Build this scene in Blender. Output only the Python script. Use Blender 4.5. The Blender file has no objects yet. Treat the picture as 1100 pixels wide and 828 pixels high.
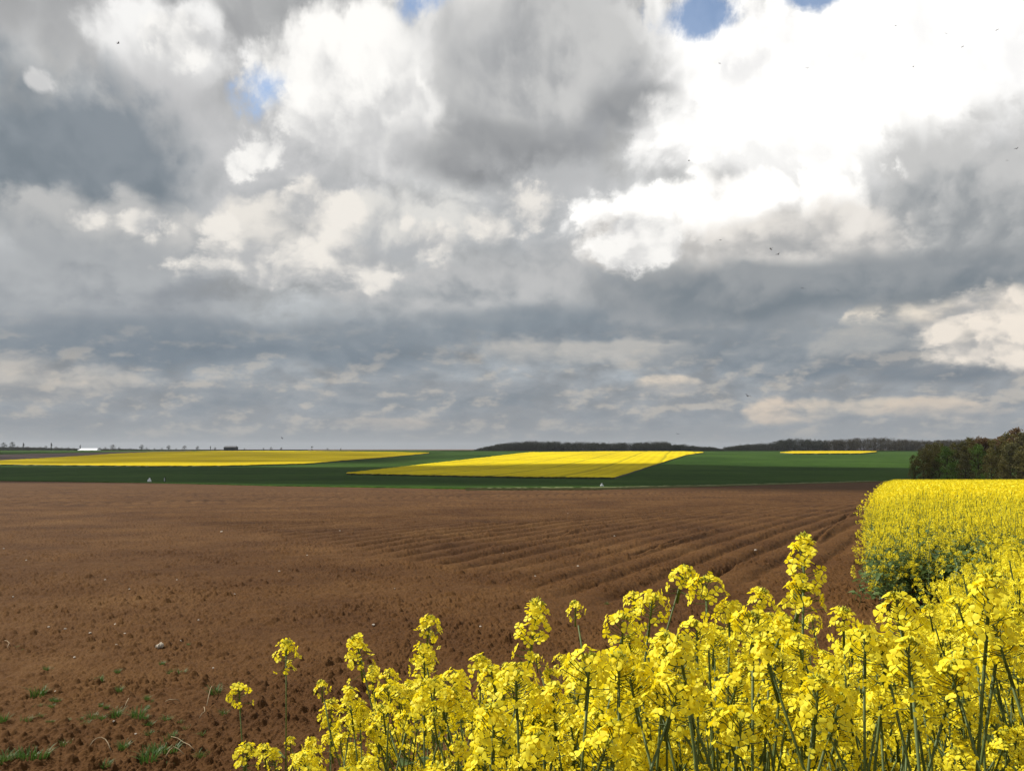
import bpy, math, random
import numpy as np
from mathutils import Vector, Matrix, Euler

SC = bpy.context.scene
COL = SC.collection
R = math.radians
F = 953.0            # focal length in photograph pixels (1100 wide)
EYE = 1.75
PITCH = math.atan(68.0 / F)
SUN_AZ, SUN_EL = R(-68.0), R(46.0)
SUN = Vector((math.sin(SUN_AZ) * math.cos(SUN_EL), math.cos(SUN_AZ) * math.cos(SUN_EL), math.sin(SUN_EL)))


def lin(c):
    return tuple(((v / 255.0) / 12.92 if v / 255.0 <= 0.04045 else ((v / 255.0 + 0.055) / 1.055) ** 2.4) for v in c)


# ------------------------------------------------------------------ terrain
SLOPE_Y = [-8000, 0, 9, 26, 190, 300, 380, 500, 700, 850, 1000, 1300, 1700, 2600, 9000]
SLOPE_V = [0, 0, 0, -.033, -.033, -.004, 0, .013, .017, .010, .003, 0, -.003, 0, 0]
_gy = np.arange(-8000.0, 9001.0, 1.0)
_gs = np.interp(_gy, SLOPE_Y, SLOPE_V)
_gz = np.concatenate([[0], np.cumsum((_gs[1:] + _gs[:-1]) * 0.5)])
_gz -= np.interp(0.0, _gy, _gz)


def zg(y):
    return np.interp(y, _gy, _gz)


def ray(px, py):
    xc = (px - 550.0) / F
    yc = (414.0 - py) / F
    cp, sp = math.cos(PITCH), math.sin(PITCH)
    dy = cp - yc * sp
    dz = sp + yc * cp
    return xc / dy, dz / dy            # X and Z per metre of depth


_yy = np.concatenate([np.arange(1.0, 60, .05), np.arange(60, 1320, .5)])


def depth_at(py, lift=0.0):
    m = ray(550, py)[1]
    f = np.maximum.accumulate((zg(_yy) + lift - EYE) / _yy)
    f = f + np.arange(len(f)) * 1e-12
    return float(np.interp(m, f, _yy))


def on_ground(px, py, lift=0.0):
    y = depth_at(py, lift)
    return ray(px, py)[0] * y, y


def at(px, py, y):
    a, b = ray(px, py)
    return Vector((a * y, y, EYE + b * y))


# ------------------------------------------------------------------ numpy noise
def _hash(ix, iy, seed):
    h = (ix.astype(np.int64) * 374761393 + iy.astype(np.int64) * 668265263 + seed * 1442695041) & 0x7fffffff
    h = ((h ^ (h >> 13)) * 1274126177) & 0x7fffffff
    h = ((h ^ (h >> 16)) * 2246822519) & 0x7fffffff
    return ((h ^ (h >> 15)) & 0xffffff) / float(0xffffff)


def vnoise(x, y, seed=0):
    ix, iy = np.floor(x), np.floor(y)
    fx, fy = x - ix, y - iy
    u, v = fx * fx * fx * (fx * (fx * 6 - 15) + 10), fy * fy * fy * (fy * (fy * 6 - 15) + 10)

    def g(a, b, dx, dy):
        t = _hash(a, b, seed) * 2 * math.pi
        return np.cos(t) * dx + np.sin(t) * dy
    n00, n10 = g(ix, iy, fx, fy), g(ix + 1, iy, fx - 1, fy)
    n01, n11 = g(ix, iy + 1, fx, fy - 1), g(ix + 1, iy + 1, fx - 1, fy - 1)
    return ((n00 * (1 - u) + n10 * u) * (1 - v) + (n01 * (1 - u) + n11 * u) * v) * 1.4


def fbm(x, y, o, seed=0, gain=.5):
    s = np.zeros_like(x)
    a = 1.0
    for k in range(o):
        s += a * vnoise(x, y, seed + k * 17)
        x, y, a = x * 2.03 + 11.3, y * 2.03 - 7.1, a * gain
    return s


def clods(x, y, size, present, seed):
    """rounded lumps, one in some of the cells of a jittered grid"""
    u, v = x / size, y / size
    ix, iy = np.floor(u), np.floor(v)
    best = np.zeros_like(x)
    for dx in (-1, 0, 1):
        for dy in (-1, 0, 1):
            cx, cy = ix + dx, iy + dy
            px = cx + .15 + .7 * _hash(cx, cy, seed)
            py = cy + .15 + .7 * _hash(cx, cy, seed + 1)
            on = _hash(cx, cy, seed + 2) < present
            r = .22 + .42 * _hash(cx, cy, seed + 3) ** 1.7
            ang = _hash(cx, cy, seed + 4) * 6.28
            ecc = .62 + .38 * _hash(cx, cy, seed + 5)
            ddx, ddy = u - px, v - py
            a = ddx * np.cos(ang) + ddy * np.sin(ang)
            b = (-ddx * np.sin(ang) + ddy * np.cos(ang)) / ecc
            q = 1 - (a * a + b * b) / (r * r)
            hgt = np.where(on, np.sqrt(np.clip(q, 0, 1)) * r * size * .85, 0)
            best = np.maximum(best, hgt)
    return best


# ------------------------------------------------------------------ node helper
class G:
    def __init__(self, tree):
        self.t = tree
        self.n = tree.nodes
        self.l = tree.links

    def put(self, sock, v):
        if v is None:
            return
        if isinstance(v, bpy.types.NodeSocket):
            self.l.new(v, sock)
        else:
            if sock.type == 'RGBA' and hasattr(v, '__len__') and len(v) == 3:
                v = (*v, 1)
            sock.default_value = v

    def m(self, op, a, b=None, c=None, clamp=False):
        n = self.n.new('ShaderNodeMath')
        n.operation = op
        n.use_clamp = clamp
        for s, v in zip(n.inputs, (a, b, c)):
            self.put(s, v)
        return n.outputs[0]

    def vm(self, op, a, b=None, scale=None):
        n = self.n.new('ShaderNodeVectorMath')
        n.operation = op
        self.put(n.inputs[0], a)
        self.put(n.inputs[1], b)
        if scale is not None:
            self.put(n.inputs['Scale'], scale)
        return n.outputs['Value'] if op in ('DOT_PRODUCT', 'LENGTH') else n.outputs[0]

    def comb(self, x, y, z):
        n = self.n.new('ShaderNodeCombineXYZ')
        for s, v in zip(n.inputs, (x, y, z)):
            self.put(s, v)
        return n.outputs[0]

    def sep(self, v):
        n = self.n.new('ShaderNodeSeparateXYZ')
        self.put(n.inputs[0], v)
        return n.outputs

    def noise(self, v, scale, detail=4, rough=.5, dist=0, dims='3D', lac=2.0):
        n = self.n.new('ShaderNodeTexNoise')
        n.noise_dimensions = dims
        self.put(n.inputs['Vector'], v)
        n.inputs['Scale'].default_value = scale
        n.inputs['Detail'].default_value = detail
        n.inputs['Roughness'].default_value = rough
        n.inputs['Lacunarity'].default_value = lac
        n.inputs['Distortion'].default_value = dist
        return n

    def step(self, v, lo, hi, a=0.0, b=1.0, smooth=True):
        n = self.n.new('ShaderNodeMapRange')
        n.interpolation_type = 'SMOOTHSTEP' if smooth else 'LINEAR'
        self.put(n.inputs['Value'], v)
        self.put(n.inputs['From Min'], lo)
        self.put(n.inputs['From Max'], hi)
        self.put(n.inputs['To Min'], a)
        self.put(n.inputs['To Max'], b)
        return n.outputs['Result']

    def mix(self, f, a, b):
        n = self.n.new('ShaderNodeMix')
        n.data_type = 'RGBA'
        n.clamp_factor = True
        self.put(n.inputs[0], f)
        self.put(n.inputs[6], a)
        self.put(n.inputs[7], b)
        return n.outputs[2]

    def ramp(self, f, stops):
        n = self.n.new('ShaderNodeValToRGB')
        self.put(n.inputs[0], f)
        e = n.color_ramp.elements
        while len(e) < len(stops):
            e.new(.5)
        for k, (p, c) in enumerate(stops):
            e[k].position = p
            e[k].color = (*c, 1)
        return n.outputs[0]


def new_mat(name):
    m = bpy.data.materials.new(name)
    m.use_nodes = True
    g = G(m.node_tree)
    p = m.node_tree.nodes['Principled BSDF']
    p.inputs['Roughness'].default_value = .85
    p.inputs['Specular IOR Level'].default_value = .25
    return m, g, p


# ------------------------------------------------------------------ world
def build_world():
    w = bpy.data.worlds.new('World')
    SC.world = w
    w.use_nodes = True
    g = G(w.node_tree)
    bg = g.n['Background']
    tc = g.n.new('ShaderNodeTexCoord')
    d = tc.outputs['Generated']
    sky = g.n.new('ShaderNodeTexSky')
    sky.sky_type = 'NISHITA'
    sky.sun_disc = False
    sky.sun_elevation = SUN_EL
    sky.sun_rotation = SUN_AZ
    sky.altitude = 100
    sky.dust_density = 1.0
    x, y, z = g.sep(d)
    A0 = g.m('ARCTAN2', x, y)
    E0 = g.m('ARCSINE', z)
    Ec = g.m('MAXIMUM', E0, 0.0)
    # cloud space: features shrink towards the horizon
    qx = g.m('MULTIPLY', A0, 1.2)
    qy = g.m('MULTIPLY', g.m('LOGARITHM', g.m('ADD', Ec, .20), math.e), .62)
    q = g.comb(qx, qy, 0.0)
    wn = g.noise(q, 3.0, 2, .5, dims='2D')
    wv = g.vm('SUBTRACT', wn.outputs['Color'], (.5, .5, .5))
    wx, wy, _ = g.sep(wv)
    amp = g.m('MULTIPLY', g.m('ADD', Ec, .08), .16)
    A = g.m('MULTIPLY_ADD', wx, amp, A0)
    E = g.m('MULTIPLY_ADD', wy, g.m('MULTIPLY', amp, .8), Ec)
    qw = g.vm('ADD', q, g.vm('SCALE', wv, scale=.07))

    def cauli(v, scale, detail):
        n = g.n.new('ShaderNodeTexVoronoi')
        n.voronoi_dimensions = '2D'
        n.feature = 'F1'
        n.normalize = True
        g.put(n.inputs['Vector'], v)
        n.inputs['Scale'].default_value = scale
        n.inputs['Detail'].default_value = detail
        n.inputs['Roughness'].default_value = .62
        n.inputs['Lacunarity'].default_value = 2.3
        return n.outputs['Distance']

    fv = g.noise(qw, 10.0, 7, .66, dims='2D')
    fine = g.m('SUBTRACT', fv.outputs[0], .5)
    qc = g.vm('ADD', qw, g.vm('SCALE', g.vm('SUBTRACT', fv.outputs['Color'], (.5, .5, .5)), scale=.07))
    v1 = cauli(qc, 7.0, 2.0)
    v2 = cauli(g.vm('ADD', qc, (-.016, .030, 0)), 7.0, 2.0)
    bil = g.noise(qw, 4.2, 8, .55, dims='2D').outputs[0]
    bil2 = g.noise(g.vm('ADD', qw, (-.022, .036, 0)), 4.2, 4, .55, dims='2D').outputs[0]
    bump = g.m('SUBTRACT', .36, v1)
    bb = g.m('MULTIPLY_ADD', bump, 1.25, g.m('MULTIPLY', g.m('SUBTRACT', bil, .5), 1.1))
    bb = g.m('MULTIPLY_ADD', fine, .45, bb)
    bbs = g.m('ADD', g.m('MULTIPLY', bb, .7), g.m('MULTIPLY', fine, 1.2))
    lit = g.m('ADD', g.m('MULTIPLY', g.m('SUBTRACT', bil, bil2), 2.2), g.m('MULTIPLY', g.m('SUBTRACT', v2, v1), 1.8))
    lit = g.m('MULTIPLY_ADD', fine, .55, lit)
    big = g.noise(q, 1.3, 5, .5, dims='2D').outputs[0]

    # blue sky behind
    cur = g.vm('SCALE', sky.outputs[0], scale=.145)

    # the general deck: greys by elevation, broken by noise
    deck = g.ramp(g.m('MULTIPLY', Ec, 1.9), [
        (0.0, lin((150, 154, 158))), (.07, lin((156, 161, 166))), (.2, lin((158, 164, 169))), (.33, lin((176, 179, 181))),
        (.55, lin((198, 199, 199))), (.85, lin((204, 204, 203))), (1.0, lin((190, 191, 192)))])
    dsh = g.step(g.m('ADD', g.m('MULTIPLY', lit, .75), g.m('MULTIPLY', g.m('SUBTRACT', big, .5), 1.2)), -.6, .6, .66, 1.32)
    fade = g.step(Ec, .0, .10, 0.15, 1.0)
    dsh = g.m('ADD', 1.0, g.m('MULTIPLY', g.m('SUBTRACT', dsh, 1.0), fade))
    deck = g.vm('SCALE', deck, scale=dsh)

    blue = cur
    cur = deck

    for (px, py, rx, ry, top, bot, soft, k, op, flat) in CLOUDS:
        a, e = angles(px, py)
        du = g.m('MULTIPLY', g.m('SUBTRACT', A, a), F / rx)
        dv = g.m('MULTIPLY', g.m('SUBTRACT', E, e), F / ry)
        dd = dv
        if flat:
            dd = g.m('MULTIPLY', dv, g.step(dv, -.15, .15, flat, 1.0))
        r = g.m('SQRT', g.m('ADD', g.m('MULTIPLY', du, du), g.m('MULTIPLY', dd, dd)))
        s = g.m('MULTIPLY_ADD', bb, k, g.m('SUBTRACT', 1.0, r))
        mask = g.step(s, -soft * .25, soft * .62, 0.0, op)
        if top == bot:
            c = g.vm('SCALE', lin(top), scale=g.m('MULTIPLY_ADD', lit, .55, 1.0))
        else:
            sh = g.step(g.m('ADD', dv, g.m('MULTIPLY', lit, 1.8)), -1.0, .85)
            c = g.mix(sh, lin(bot), lin(top))
        cur = g.mix(mask, cur, c)
    def low(dx, dy):
        v = g.comb(g.m('MULTIPLY_ADD', A0, 10.0, dx), g.m('MULTIPLY_ADD', E0, 22.0, dy), 0.0)
        n = g.noise(v, 1.6, 6, .58, dims='2D').outputs[0]
        return n
    l1, l2 = low(0, 0), low(-.08, .14)
    top = g.step(g.m('MULTIPLY_ADD', g.m('SUBTRACT', l1, l2), 2.4, g.m('SUBTRACT', l1, .52)), -.02, .62)
    base = g.step(g.m('SUBTRACT', l2, l1), .02, .2)
    win = g.m('MULTIPLY', g.step(E0, .001, .022), g.step(E0, .16, .06))
    cur = g.mix(g.m('MULTIPLY', g.m('MULTIPLY', base, win), .3), cur, lin((126, 138, 149)))
    cur = g.mix(g.m('MULTIPLY', g.m('MULTIPLY', top, win), .42), cur, lin((216, 205, 190)))
    for (cols, soft, k, op, items) in PUFFS:
        mask = None
        sv = None
        for (px, py, rx, ry) in items:
            a, e = angles(px, py)
            du = g.m('MULTIPLY', g.m('SUBTRACT', A, a), F / rx)
            dv = g.m('MULTIPLY', g.m('SUBTRACT', E, e), F / ry)
            if sv is None:
                sv = dv
            r = g.m('SQRT', g.m('ADD', g.m('MULTIPLY', du, du), g.m('MULTIPLY', dv, dv)))
            s = g.m('SUBTRACT', 1.0, r)
            mask = s if mask is None else g.m('MAXIMUM', mask, s)
        mask = g.step(g.m('MULTIPLY_ADD', bbs, k, mask), -soft * .1, soft * .7, 0.0, op)
        sh = g.step(g.m('MULTIPLY_ADD', lit, 2.7, g.m('MULTIPLY', fine, .4)), -.85, .8)
        cur = g.mix(mask, cur, g.mix(sh, lin(cols[1]), lin(cols[0])))
    # holes of blue
    hole = None
    for px, py, rx, ry in ((286, 88, 34, 26), (464, 4, 40, 24), (746, 4, 48, 25), (880, -12, 26, 13), (540, -70, 60, 34)):
        a, e = angles(px, py)
        du = g.m('MULTIPLY', g.m('SUBTRACT', A, a), F / rx)
        dv = g.m('MULTIPLY', g.m('SUBTRACT', E, e), F / ry)
        r = g.m('SQRT', g.m('ADD', g.m('MULTIPLY', du, du), g.m('MULTIPLY', dv, dv)))
        h = g.step(g.m('SUBTRACT', g.m('SUBTRACT', 1.0, r), g.m('MULTIPLY', bbs, 1.5)), -.05, .75, 0.0, .92)
        hole = h if hole is None else g.m('MAXIMUM', hole, h)
    behind = g.step(y, .55, .2)
    hole = g.m('MAXIMUM', hole, g.m('MULTIPLY', behind, g.step(big, .52, .66)))
    cur = g.mix(hole, cur, blue)

    # thin grey air at the horizon
    hz = g.step(E0, .0, .05, .55, 0.0)
    cur = g.mix(hz, cur, lin((158, 162, 166)))
    cur = g.vm('SCALE', cur, scale=8.7)
    g.l.new(cur, bg.inputs['Color'])
    bg.inputs['Strength'].default_value = .1
    w.cycles.sampling_method = 'MANUAL'
    w.cycles.sample_map_resolution = 512


def angles(px, py):
    a, b = ray(px, py)
    v = Vector((a, 1.0, b)).normalized()
    return math.atan2(v.x, v.y), math.asin(v.z)


WH, BR = (278, 276, 272), (243, 242, 240)
#         px   py   rx   ry   top              bottom           soft  k   op  flat
CLOUDS = [
    (250, 30, 330, 90, (182, 183, 183), (160, 161, 163), .8, 1.0, .85, 0),
    (180, 48, 85, 46, (250, 249, 247), (205, 205, 205), .6, 1.2, .95, 0),
    (385, 20, 90, 40, (172, 173, 174), (146, 148, 150), .6, 1.0, .9, 0),
    (240, 185, 190, 90, (196, 196, 197), (168, 171, 174), .7, 1.0, .8, 0),
    (420, 105, 140, 96, (258, 256, 252), (206, 206, 206), .55, 1.3, 1.0, 0),
    (500, 30, 70, 60, (250, 248, 245), (215, 215, 214), .6, 1.2, .9, 0),
    (880, 70, 250, 130, WH, (242, 241, 240), .5, 1.3, 1.0, 0),
    (1040, 60, 180, 140, WH, (250, 249, 248), .5, 1.1, 1.0, 0),
    (600, 80, 130, 105, (198, 198, 197), (160, 162, 165), .8, 1.2, .96, 0),
    (530, 165, 120, 40, (150, 152, 154), (128, 131, 135), .7, 1.0, .75, 0),
    (690, 110, 50, 24, (150, 152, 154), (140, 143, 146), .6, 1.4, .7, 0),
    (60, 172, 135, 78, (132, 141, 149), (116, 127, 136), .7, 1.1, .95, 0),
    (600, 230, 120, 70, (196, 197, 198), (168, 172, 176), .7, 1.1, .7, 0),
    (350, 270, 120, 62, (236, 231, 223), (176, 178, 180), .6, 1.6, .95, 1.4),
    (445, 250, 80, 60, (226, 224, 219), (178, 181, 184), .6, 1.5, .85, 1.4),
    (110, 250, 110, 36, (200, 199, 197), (152, 157, 162), .7, 1.5, .8, 1.3),
    (60, 320, 190, 60, (170, 173, 176), (146, 152, 159), .8, 1.1, .75, 0),
    (560, 320, 190, 46, (190, 190, 190), (138, 146, 153), .7, 1.4, .8, 1.3),
    (640, 352, 190, 24, (130, 141, 150), (120, 132, 143), .8, 1.0, .72, 0),
    (240, 372, 250, 28, (130, 140, 149), (117, 130, 142), .8, 1.0, .78, 0),
    (30, 408, 90, 20, (196, 191, 184), (150, 154, 158), .6, 1.5, .85, 1.4),
    (790, 330, 140, 34, (168, 170, 172), (140, 147, 153), .7, 1.2, .8, 0),
    (650, 378, 130, 18, (192, 189, 184), (150, 156, 161), .6, 1.4, .8, 1.3),
    (1030, 358, 110, 50, (250, 238, 220), (172, 170, 168), .45, 1.6, 1.0, 1.3),
    (880, 372, 140, 26, (150, 156, 161), (118, 130, 141), .6, 1.2, .85, 0),
    (835, 148, 165, 70, WH, (246, 245, 243), .6, .7, 1.0, 0),
    (1050, 232, 170, 84, (196, 196, 195), (146, 151, 155), .75, 1.2, .95, 0),
    (770, 238, 128, 66, WH, (196, 193, 189), .32, 1.2, 1.0, 1.1),
    (860, 262, 120, 40, (232, 227, 220), (170, 171, 172), .6, 1.3, .9, 1.2),
    (930, 300, 260, 30, (148, 153, 157), (120, 130, 138), .7, .9, .92, 0),
    (1010, 398, 60, 14, (140, 146, 151), (120, 130, 140), .6, 1.3, .8, 0),
    (730, 414, 40, 13, (224, 211, 194), (166, 168, 170), .6, 1.6, .85, 1.3),
    (818, 440, 56, 15, (222, 206, 188), (160, 163, 166), .6, 1.6, .85, 1.3),
    (910, 438, 56, 13, (214, 202, 186), (158, 162, 166), .6, 1.6, .8, 1.3),
    (1005, 440, 50, 12, (214, 200, 184), (158, 162, 166), .6, 1.6, .8, 1.3),
    (400, 425, 220, 14, (150, 155, 160), (134, 143, 151), .8, 1.0, .6, 0),
    (400, 455, 60, 8, (192, 184, 175), (160, 163, 166), .7, 1.5, .6, 1.3),
]
CREAM = ((242, 237, 229), (186, 187, 188))
PUFFS = [
    (CREAM, .75, 1.5, .92, [(275, 285, 46, 30), (335, 272, 40, 34), (322, 218, 24, 34), (366, 226, 26, 30), (300, 300, 70, 18), (238, 244, 22, 16)]),
    (CREAM, .75, 1.5, .85, [(470, 262, 40, 24), (525, 245, 34, 24), (440, 240, 11, 13), (395, 298, 34, 20), (560, 215, 34, 26), (150, 240, 34, 14), (100, 236, 24, 12)]),
    (((252, 250, 246), (206, 206, 206)), .55, 1.5, .95, [(278, 150, 30, 34), (262, 168, 24, 20), (45, 102, 17, 12), (190, 40, 40, 26), (690, 262, 40, 26), (672, 244, 22, 16)]),
    (((243, 233, 220), (164, 166, 168)), .95, 1.5, .92, [(1005, 362, 34, 18), (1040, 346, 42, 26), (1085, 350, 40, 34), (1060, 376, 60, 22)]),
]
build_world()
#MARK_AFTER_WORLD

# ------------------------------------------------------------------ camera, sun, view
cam = bpy.data.cameras.new('camera')
cam.sensor_fit = 'HORIZONTAL'
cam.sensor_width = 36
cam.lens = 36 * F / 1100
cam.clip_start = .05
cam.clip_end = 30000
co = bpy.data.objects.new('camera', cam)
co.location = (0, 0, EYE)
co.rotation_euler = (R(90) + PITCH, 0, 0)
COL.objects.link(co)
SC.camera = co
sl = bpy.data.lights.new('sun', 'SUN')
sl.energy = 5.0
sl.angle = R(.53)
sl.color = (1.0, .965, .89)
so = bpy.data.objects.new('sun', sl)
so.rotation_euler = SUN.to_track_quat('Z', 'Y').to_euler()
so.location = (-30, 20, 60)
COL.objects.link(so)
SC.view_settings.view_transform = 'Standard'
SC.view_settings.look = 'None'
SC.view_settings.exposure = .2
SC.view_settings.gamma = 1
SC.view_settings.use_curve_mapping = False
SC.cycles.max_bounces = 8
SC.cycles.diffuse_bounces = 3
SC.cycles.transmission_bounces = 4
SC.cycles.transparent_max_bounces = 12
SC.cycles.volume_bounces = 0
SC.cycles.use_adaptive_sampling = True
SC.cycles.adaptive_threshold = .008
SC.cycles.use_denoising = True
SC.render.film_transparent = False

#MARK_SCENE
# ------------------------------------------------------------------ object helpers
def link(o):
    COL.objects.link(o)
    return o


def mesh_np(name, verts, faces, mats=(), midx=None, smooth=False):
    """faces: list of tuples, or an (n,4)/(n,3) array"""
    me = bpy.data.meshes.new(name)
    verts = np.asarray(verts, dtype=np.float32)
    if isinstance(faces, np.ndarray):
        n, k = faces.shape
        me.vertices.add(len(verts))
        me.vertices.foreach_set('co', verts.ravel())
        me.loops.add(n * k)
        me.loops.foreach_set('vertex_index', faces.astype(np.int32).ravel())
        me.polygons.add(n)
        me.polygons.foreach_set('loop_start', np.arange(0, n * k, k, dtype=np.int32))
        me.polygons.foreach_set('loop_total', np.full(n, k, dtype=np.int32))
        me.update(calc_edges=True)
    else:
        me.from_pydata([tuple(map(float, v)) for v in verts], [], [tuple(map(int, f)) for f in faces])
    for m in mats:
        me.materials.append(m)
    if midx is not None:
        me.polygons.foreach_set('material_index', np.asarray(midx, dtype=np.int32))
    if smooth:
        me.polygons.foreach_set('use_smooth', np.ones(len(me.polygons), dtype=bool))
    me.update()
    return me


class MB:
    """collects verts and faces with a material slot each"""
    def __init__(self):
        self.v, self.f, self.mi = [], [], []

    def add(self, vs, fs, mi=0):
        b = len(self.v)
        self.v.extend(vs)
        for f in fs:
            self.f.append(tuple(i + b for i in f))
            self.mi.append(mi)

    def tube(self, pts, rad, n=5, mi=0, cap=True):
        pts = [Vector(p) for p in pts]
        vs, fs = [], []
        ref = Vector((.31, .17, .93))
        for i, p in enumerate(pts):
            t = (pts[min(i + 1, len(pts) - 1)] - pts[max(i - 1, 0)])
            t = t.normalized() if t.length > 1e-9 else Vector((0, 0, 1))
            a = t.cross(ref if abs(t.dot(ref)) < .95 else Vector((1, 0, 0))).normalized()
            b = t.cross(a)
            r = rad[i] if hasattr(rad, '__len__') else rad
            for k in range(n):
                w = 2 * math.pi * k / n
                vs.append(p + a * (r * math.cos(w)) + b * (r * math.sin(w)))
        for i in range(len(pts) - 1):
            for k in range(n):
                k2 = (k + 1) % n
                fs.append((i * n + k, i * n + k2, (i + 1) * n + k2, (i + 1) * n + k))
        if cap:
            e = (len(pts) - 1) * n
            fs.append(tuple(range(n - 1, -1, -1)))
            fs.append(tuple(e + k for k in range(n)))
        self.add(vs, fs, mi)

    def box(self, lo, hi, mi=0, top_inset=(0, 0)):
        x0, y0, z0 = lo
        x1, y1, z1 = hi
        a, b = top_inset
        vs = [(x0, y0, z0), (x1, y0, z0), (x1, y1, z0), (x0, y1, z0),
              (x0 + a, y0 + b, z1), (x1 - a, y0 + b, z1), (x1 - a, y1 - b, z1), (x0 + a, y1 - b, z1)]
        self.add([Vector(v) for v in vs], [(0, 3, 2, 1), (4, 5, 6, 7), (0, 1, 5, 4), (1, 2, 6, 5), (2, 3, 7, 6), (3, 0, 4, 7)], mi)

    def mesh(self, name, mats, smooth=False):
        return mesh_np(name, [tuple(v) for v in self.v], self.f, mats, self.mi, smooth)


def tag(o, label=None, cat=None, group=None, kind=None):
    for k, v in (('label', label), ('category', cat), ('group', group), ('kind', kind)):
        if v:
            o[k] = v
    return o


def obj(name, me, parent=None, loc=None):
    o = link(bpy.data.objects.new(name, me))
    if parent is not None:
        o.parent = parent
    if loc is not None:
        o.location = loc
    return o


def root_at(name, loc, label, cat, group=None, rz=0.0, sc=1.0):
    o = link(bpy.data.objects.new(name, None))
    o.empty_display_size = .1
    o.location = loc
    o.rotation_euler = (0, 0, rz)
    o.scale = (sc, sc, sc)
    return tag(o, label, cat, group)


def copy_tree(o, parent=None):
    c = o.copy()
    COL.objects.link(c)
    if parent is not None:
        c.parent = parent
    for ch in KIDS.get(o.name, []):
        copy_tree(ch, c)
    return c


KIDS = {}
# ------------------------------------------------------------------ materials
def soil_material():
    m, g, p = new_mat('soil')
    tc = g.n.new('ShaderNodeTexCoord').outputs['Object']
    n1 = g.noise(tc, .35, 4, .6).outputs[0]
    n2 = g.noise(tc, 7.0, 6, .65).outputs[0]
    n3 = g.noise(tc, 55.0, 4, .6).outputs[0]
    f = g.m('ADD', g.m('MULTIPLY', n1, .60), g.m('ADD', g.m('MULTIPLY', n2, .25), g.m('MULTIPLY', n3, .25)))
    c = g.ramp(f, [(.36, (.034, .0136, .0036)), (.48, (.063, .0262, .0066)), (.6, (.090, .0405, .0110)), (.75, (.136, .069, .023))])
    chaff = g.step(g.noise(tc, 120.0, 2, .5).outputs[0], .735, .76)
    c = g.mix(g.m('MULTIPLY', chaff, .55), c, (.34, .25, .15))
    g.put(p.inputs['Base Color'], c)
    p.inputs['Roughness'].default_value = .95
    p.inputs['Specular IOR Level'].default_value = .12
    b = g.n.new('ShaderNodeBump')
    b.inputs['Strength'].default_value = .55
    b.inputs['Distance'].default_value = .02
    g.put(b.inputs['Height'], g.m('ADD', n3, g.m('MULTIPLY', g.noise(tc, 18.0, 5, .7).outputs[0], 1.3)))
    g.put(p.inputs['Normal'], b.outputs[0])
    return m


def crop_material(name, dark, light, rows_az, row_w, track_w, track_gap, track_col, patch=.02, fine=.6, sheen=0.0):
    """a field seen from afar: patchy colour, drill rows and wheel tracks along rows_az"""
    m, g, p = new_mat(name)
    tc = g.n.new('ShaderNodeTexCoord').outputs['Object']
    x, y, z = g.sep(tc)
    n1 = g.noise(tc, patch, 5, .6).outputs[0]
    n2 = g.noise(tc, fine, 4, .65).outputs[0]
    across = g.m('ADD', g.m('MULTIPLY', x, math.cos(rows_az)), g.m('MULTIPLY', y, -math.sin(rows_az)))
    across = g.m('ADD', across, g.m('MULTIPLY', n1, 5.0))
    row = g.m('SINE', g.m('MULTIPLY', across, 2 * math.pi / row_w))
    f = g.m('ADD', g.m('ADD', g.m('MULTIPLY', n1, .7), g.m('MULTIPLY', n2, .45)), g.m('MULTIPLY', row, .05))
    c = g.mix(g.step(f, .38, .78), dark, light)
    tr = g.m('ABSOLUTE', g.m('SUBTRACT', g.m('FRACT', g.m('DIVIDE', across, track_gap)), .5))
    tr = g.step(g.m('MULTIPLY', tr, track_gap), track_w, track_w * .3)
    c = g.mix(g.m('MULTIPLY', tr, .5), c, track_col)
    g.put(p.inputs['Base Color'], c)
    p.inputs['Roughness'].default_value = 1.0
    p.inputs['Specular IOR Level'].default_value = .03
    b = g.n.new('ShaderNodeBump')
    b.inputs['Strength'].default_value = .5
    b.inputs['Distance'].default_value = .3
    g.put(b.inputs['Height'], n2)
    g.put(p.inputs['Normal'], b.outputs[0])
    return m


def leafy(name, col, col2, trans=.3, rough=.6, spec=.25, island=True, scale=0.0, tcol=None):
    m, g, p = new_mat(name)
    if island:
        f = g.n.new('ShaderNodeNewGeometry').outputs['Random Per Island']
    else:
        f = g.noise(g.n.new('ShaderNodeTexCoord').outputs['Object'], scale or 20.0, 3, .6).outputs[0]
    c = g.mix(f, col, col2)
    g.put(p.inputs['Base Color'], c)
    p.inputs['Roughness'].default_value = rough
    p.inputs['Specular IOR Level'].default_value = spec
    if trans:
        t = g.n.new('ShaderNodeBsdfTranslucent')
        g.put(t.inputs[0], tcol or c)
        mx = g.n.new('ShaderNodeMixShader')
        mx.inputs[0].default_value = trans
        g.l.new(p.outputs[0], mx.inputs[1])
        g.l.new(t.outputs[0], mx.inputs[2])
        out = g.n['Material Output']
        g.l.new(mx.outputs[0], out.inputs['Surface'])
    return m


def plain(name, col, col2=None, scale=8.0, rough=.8, spec=.25):
    return leafy(name, col, col2 or tuple(v * .75 for v in col), 0, rough, spec, False, scale)


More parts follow.
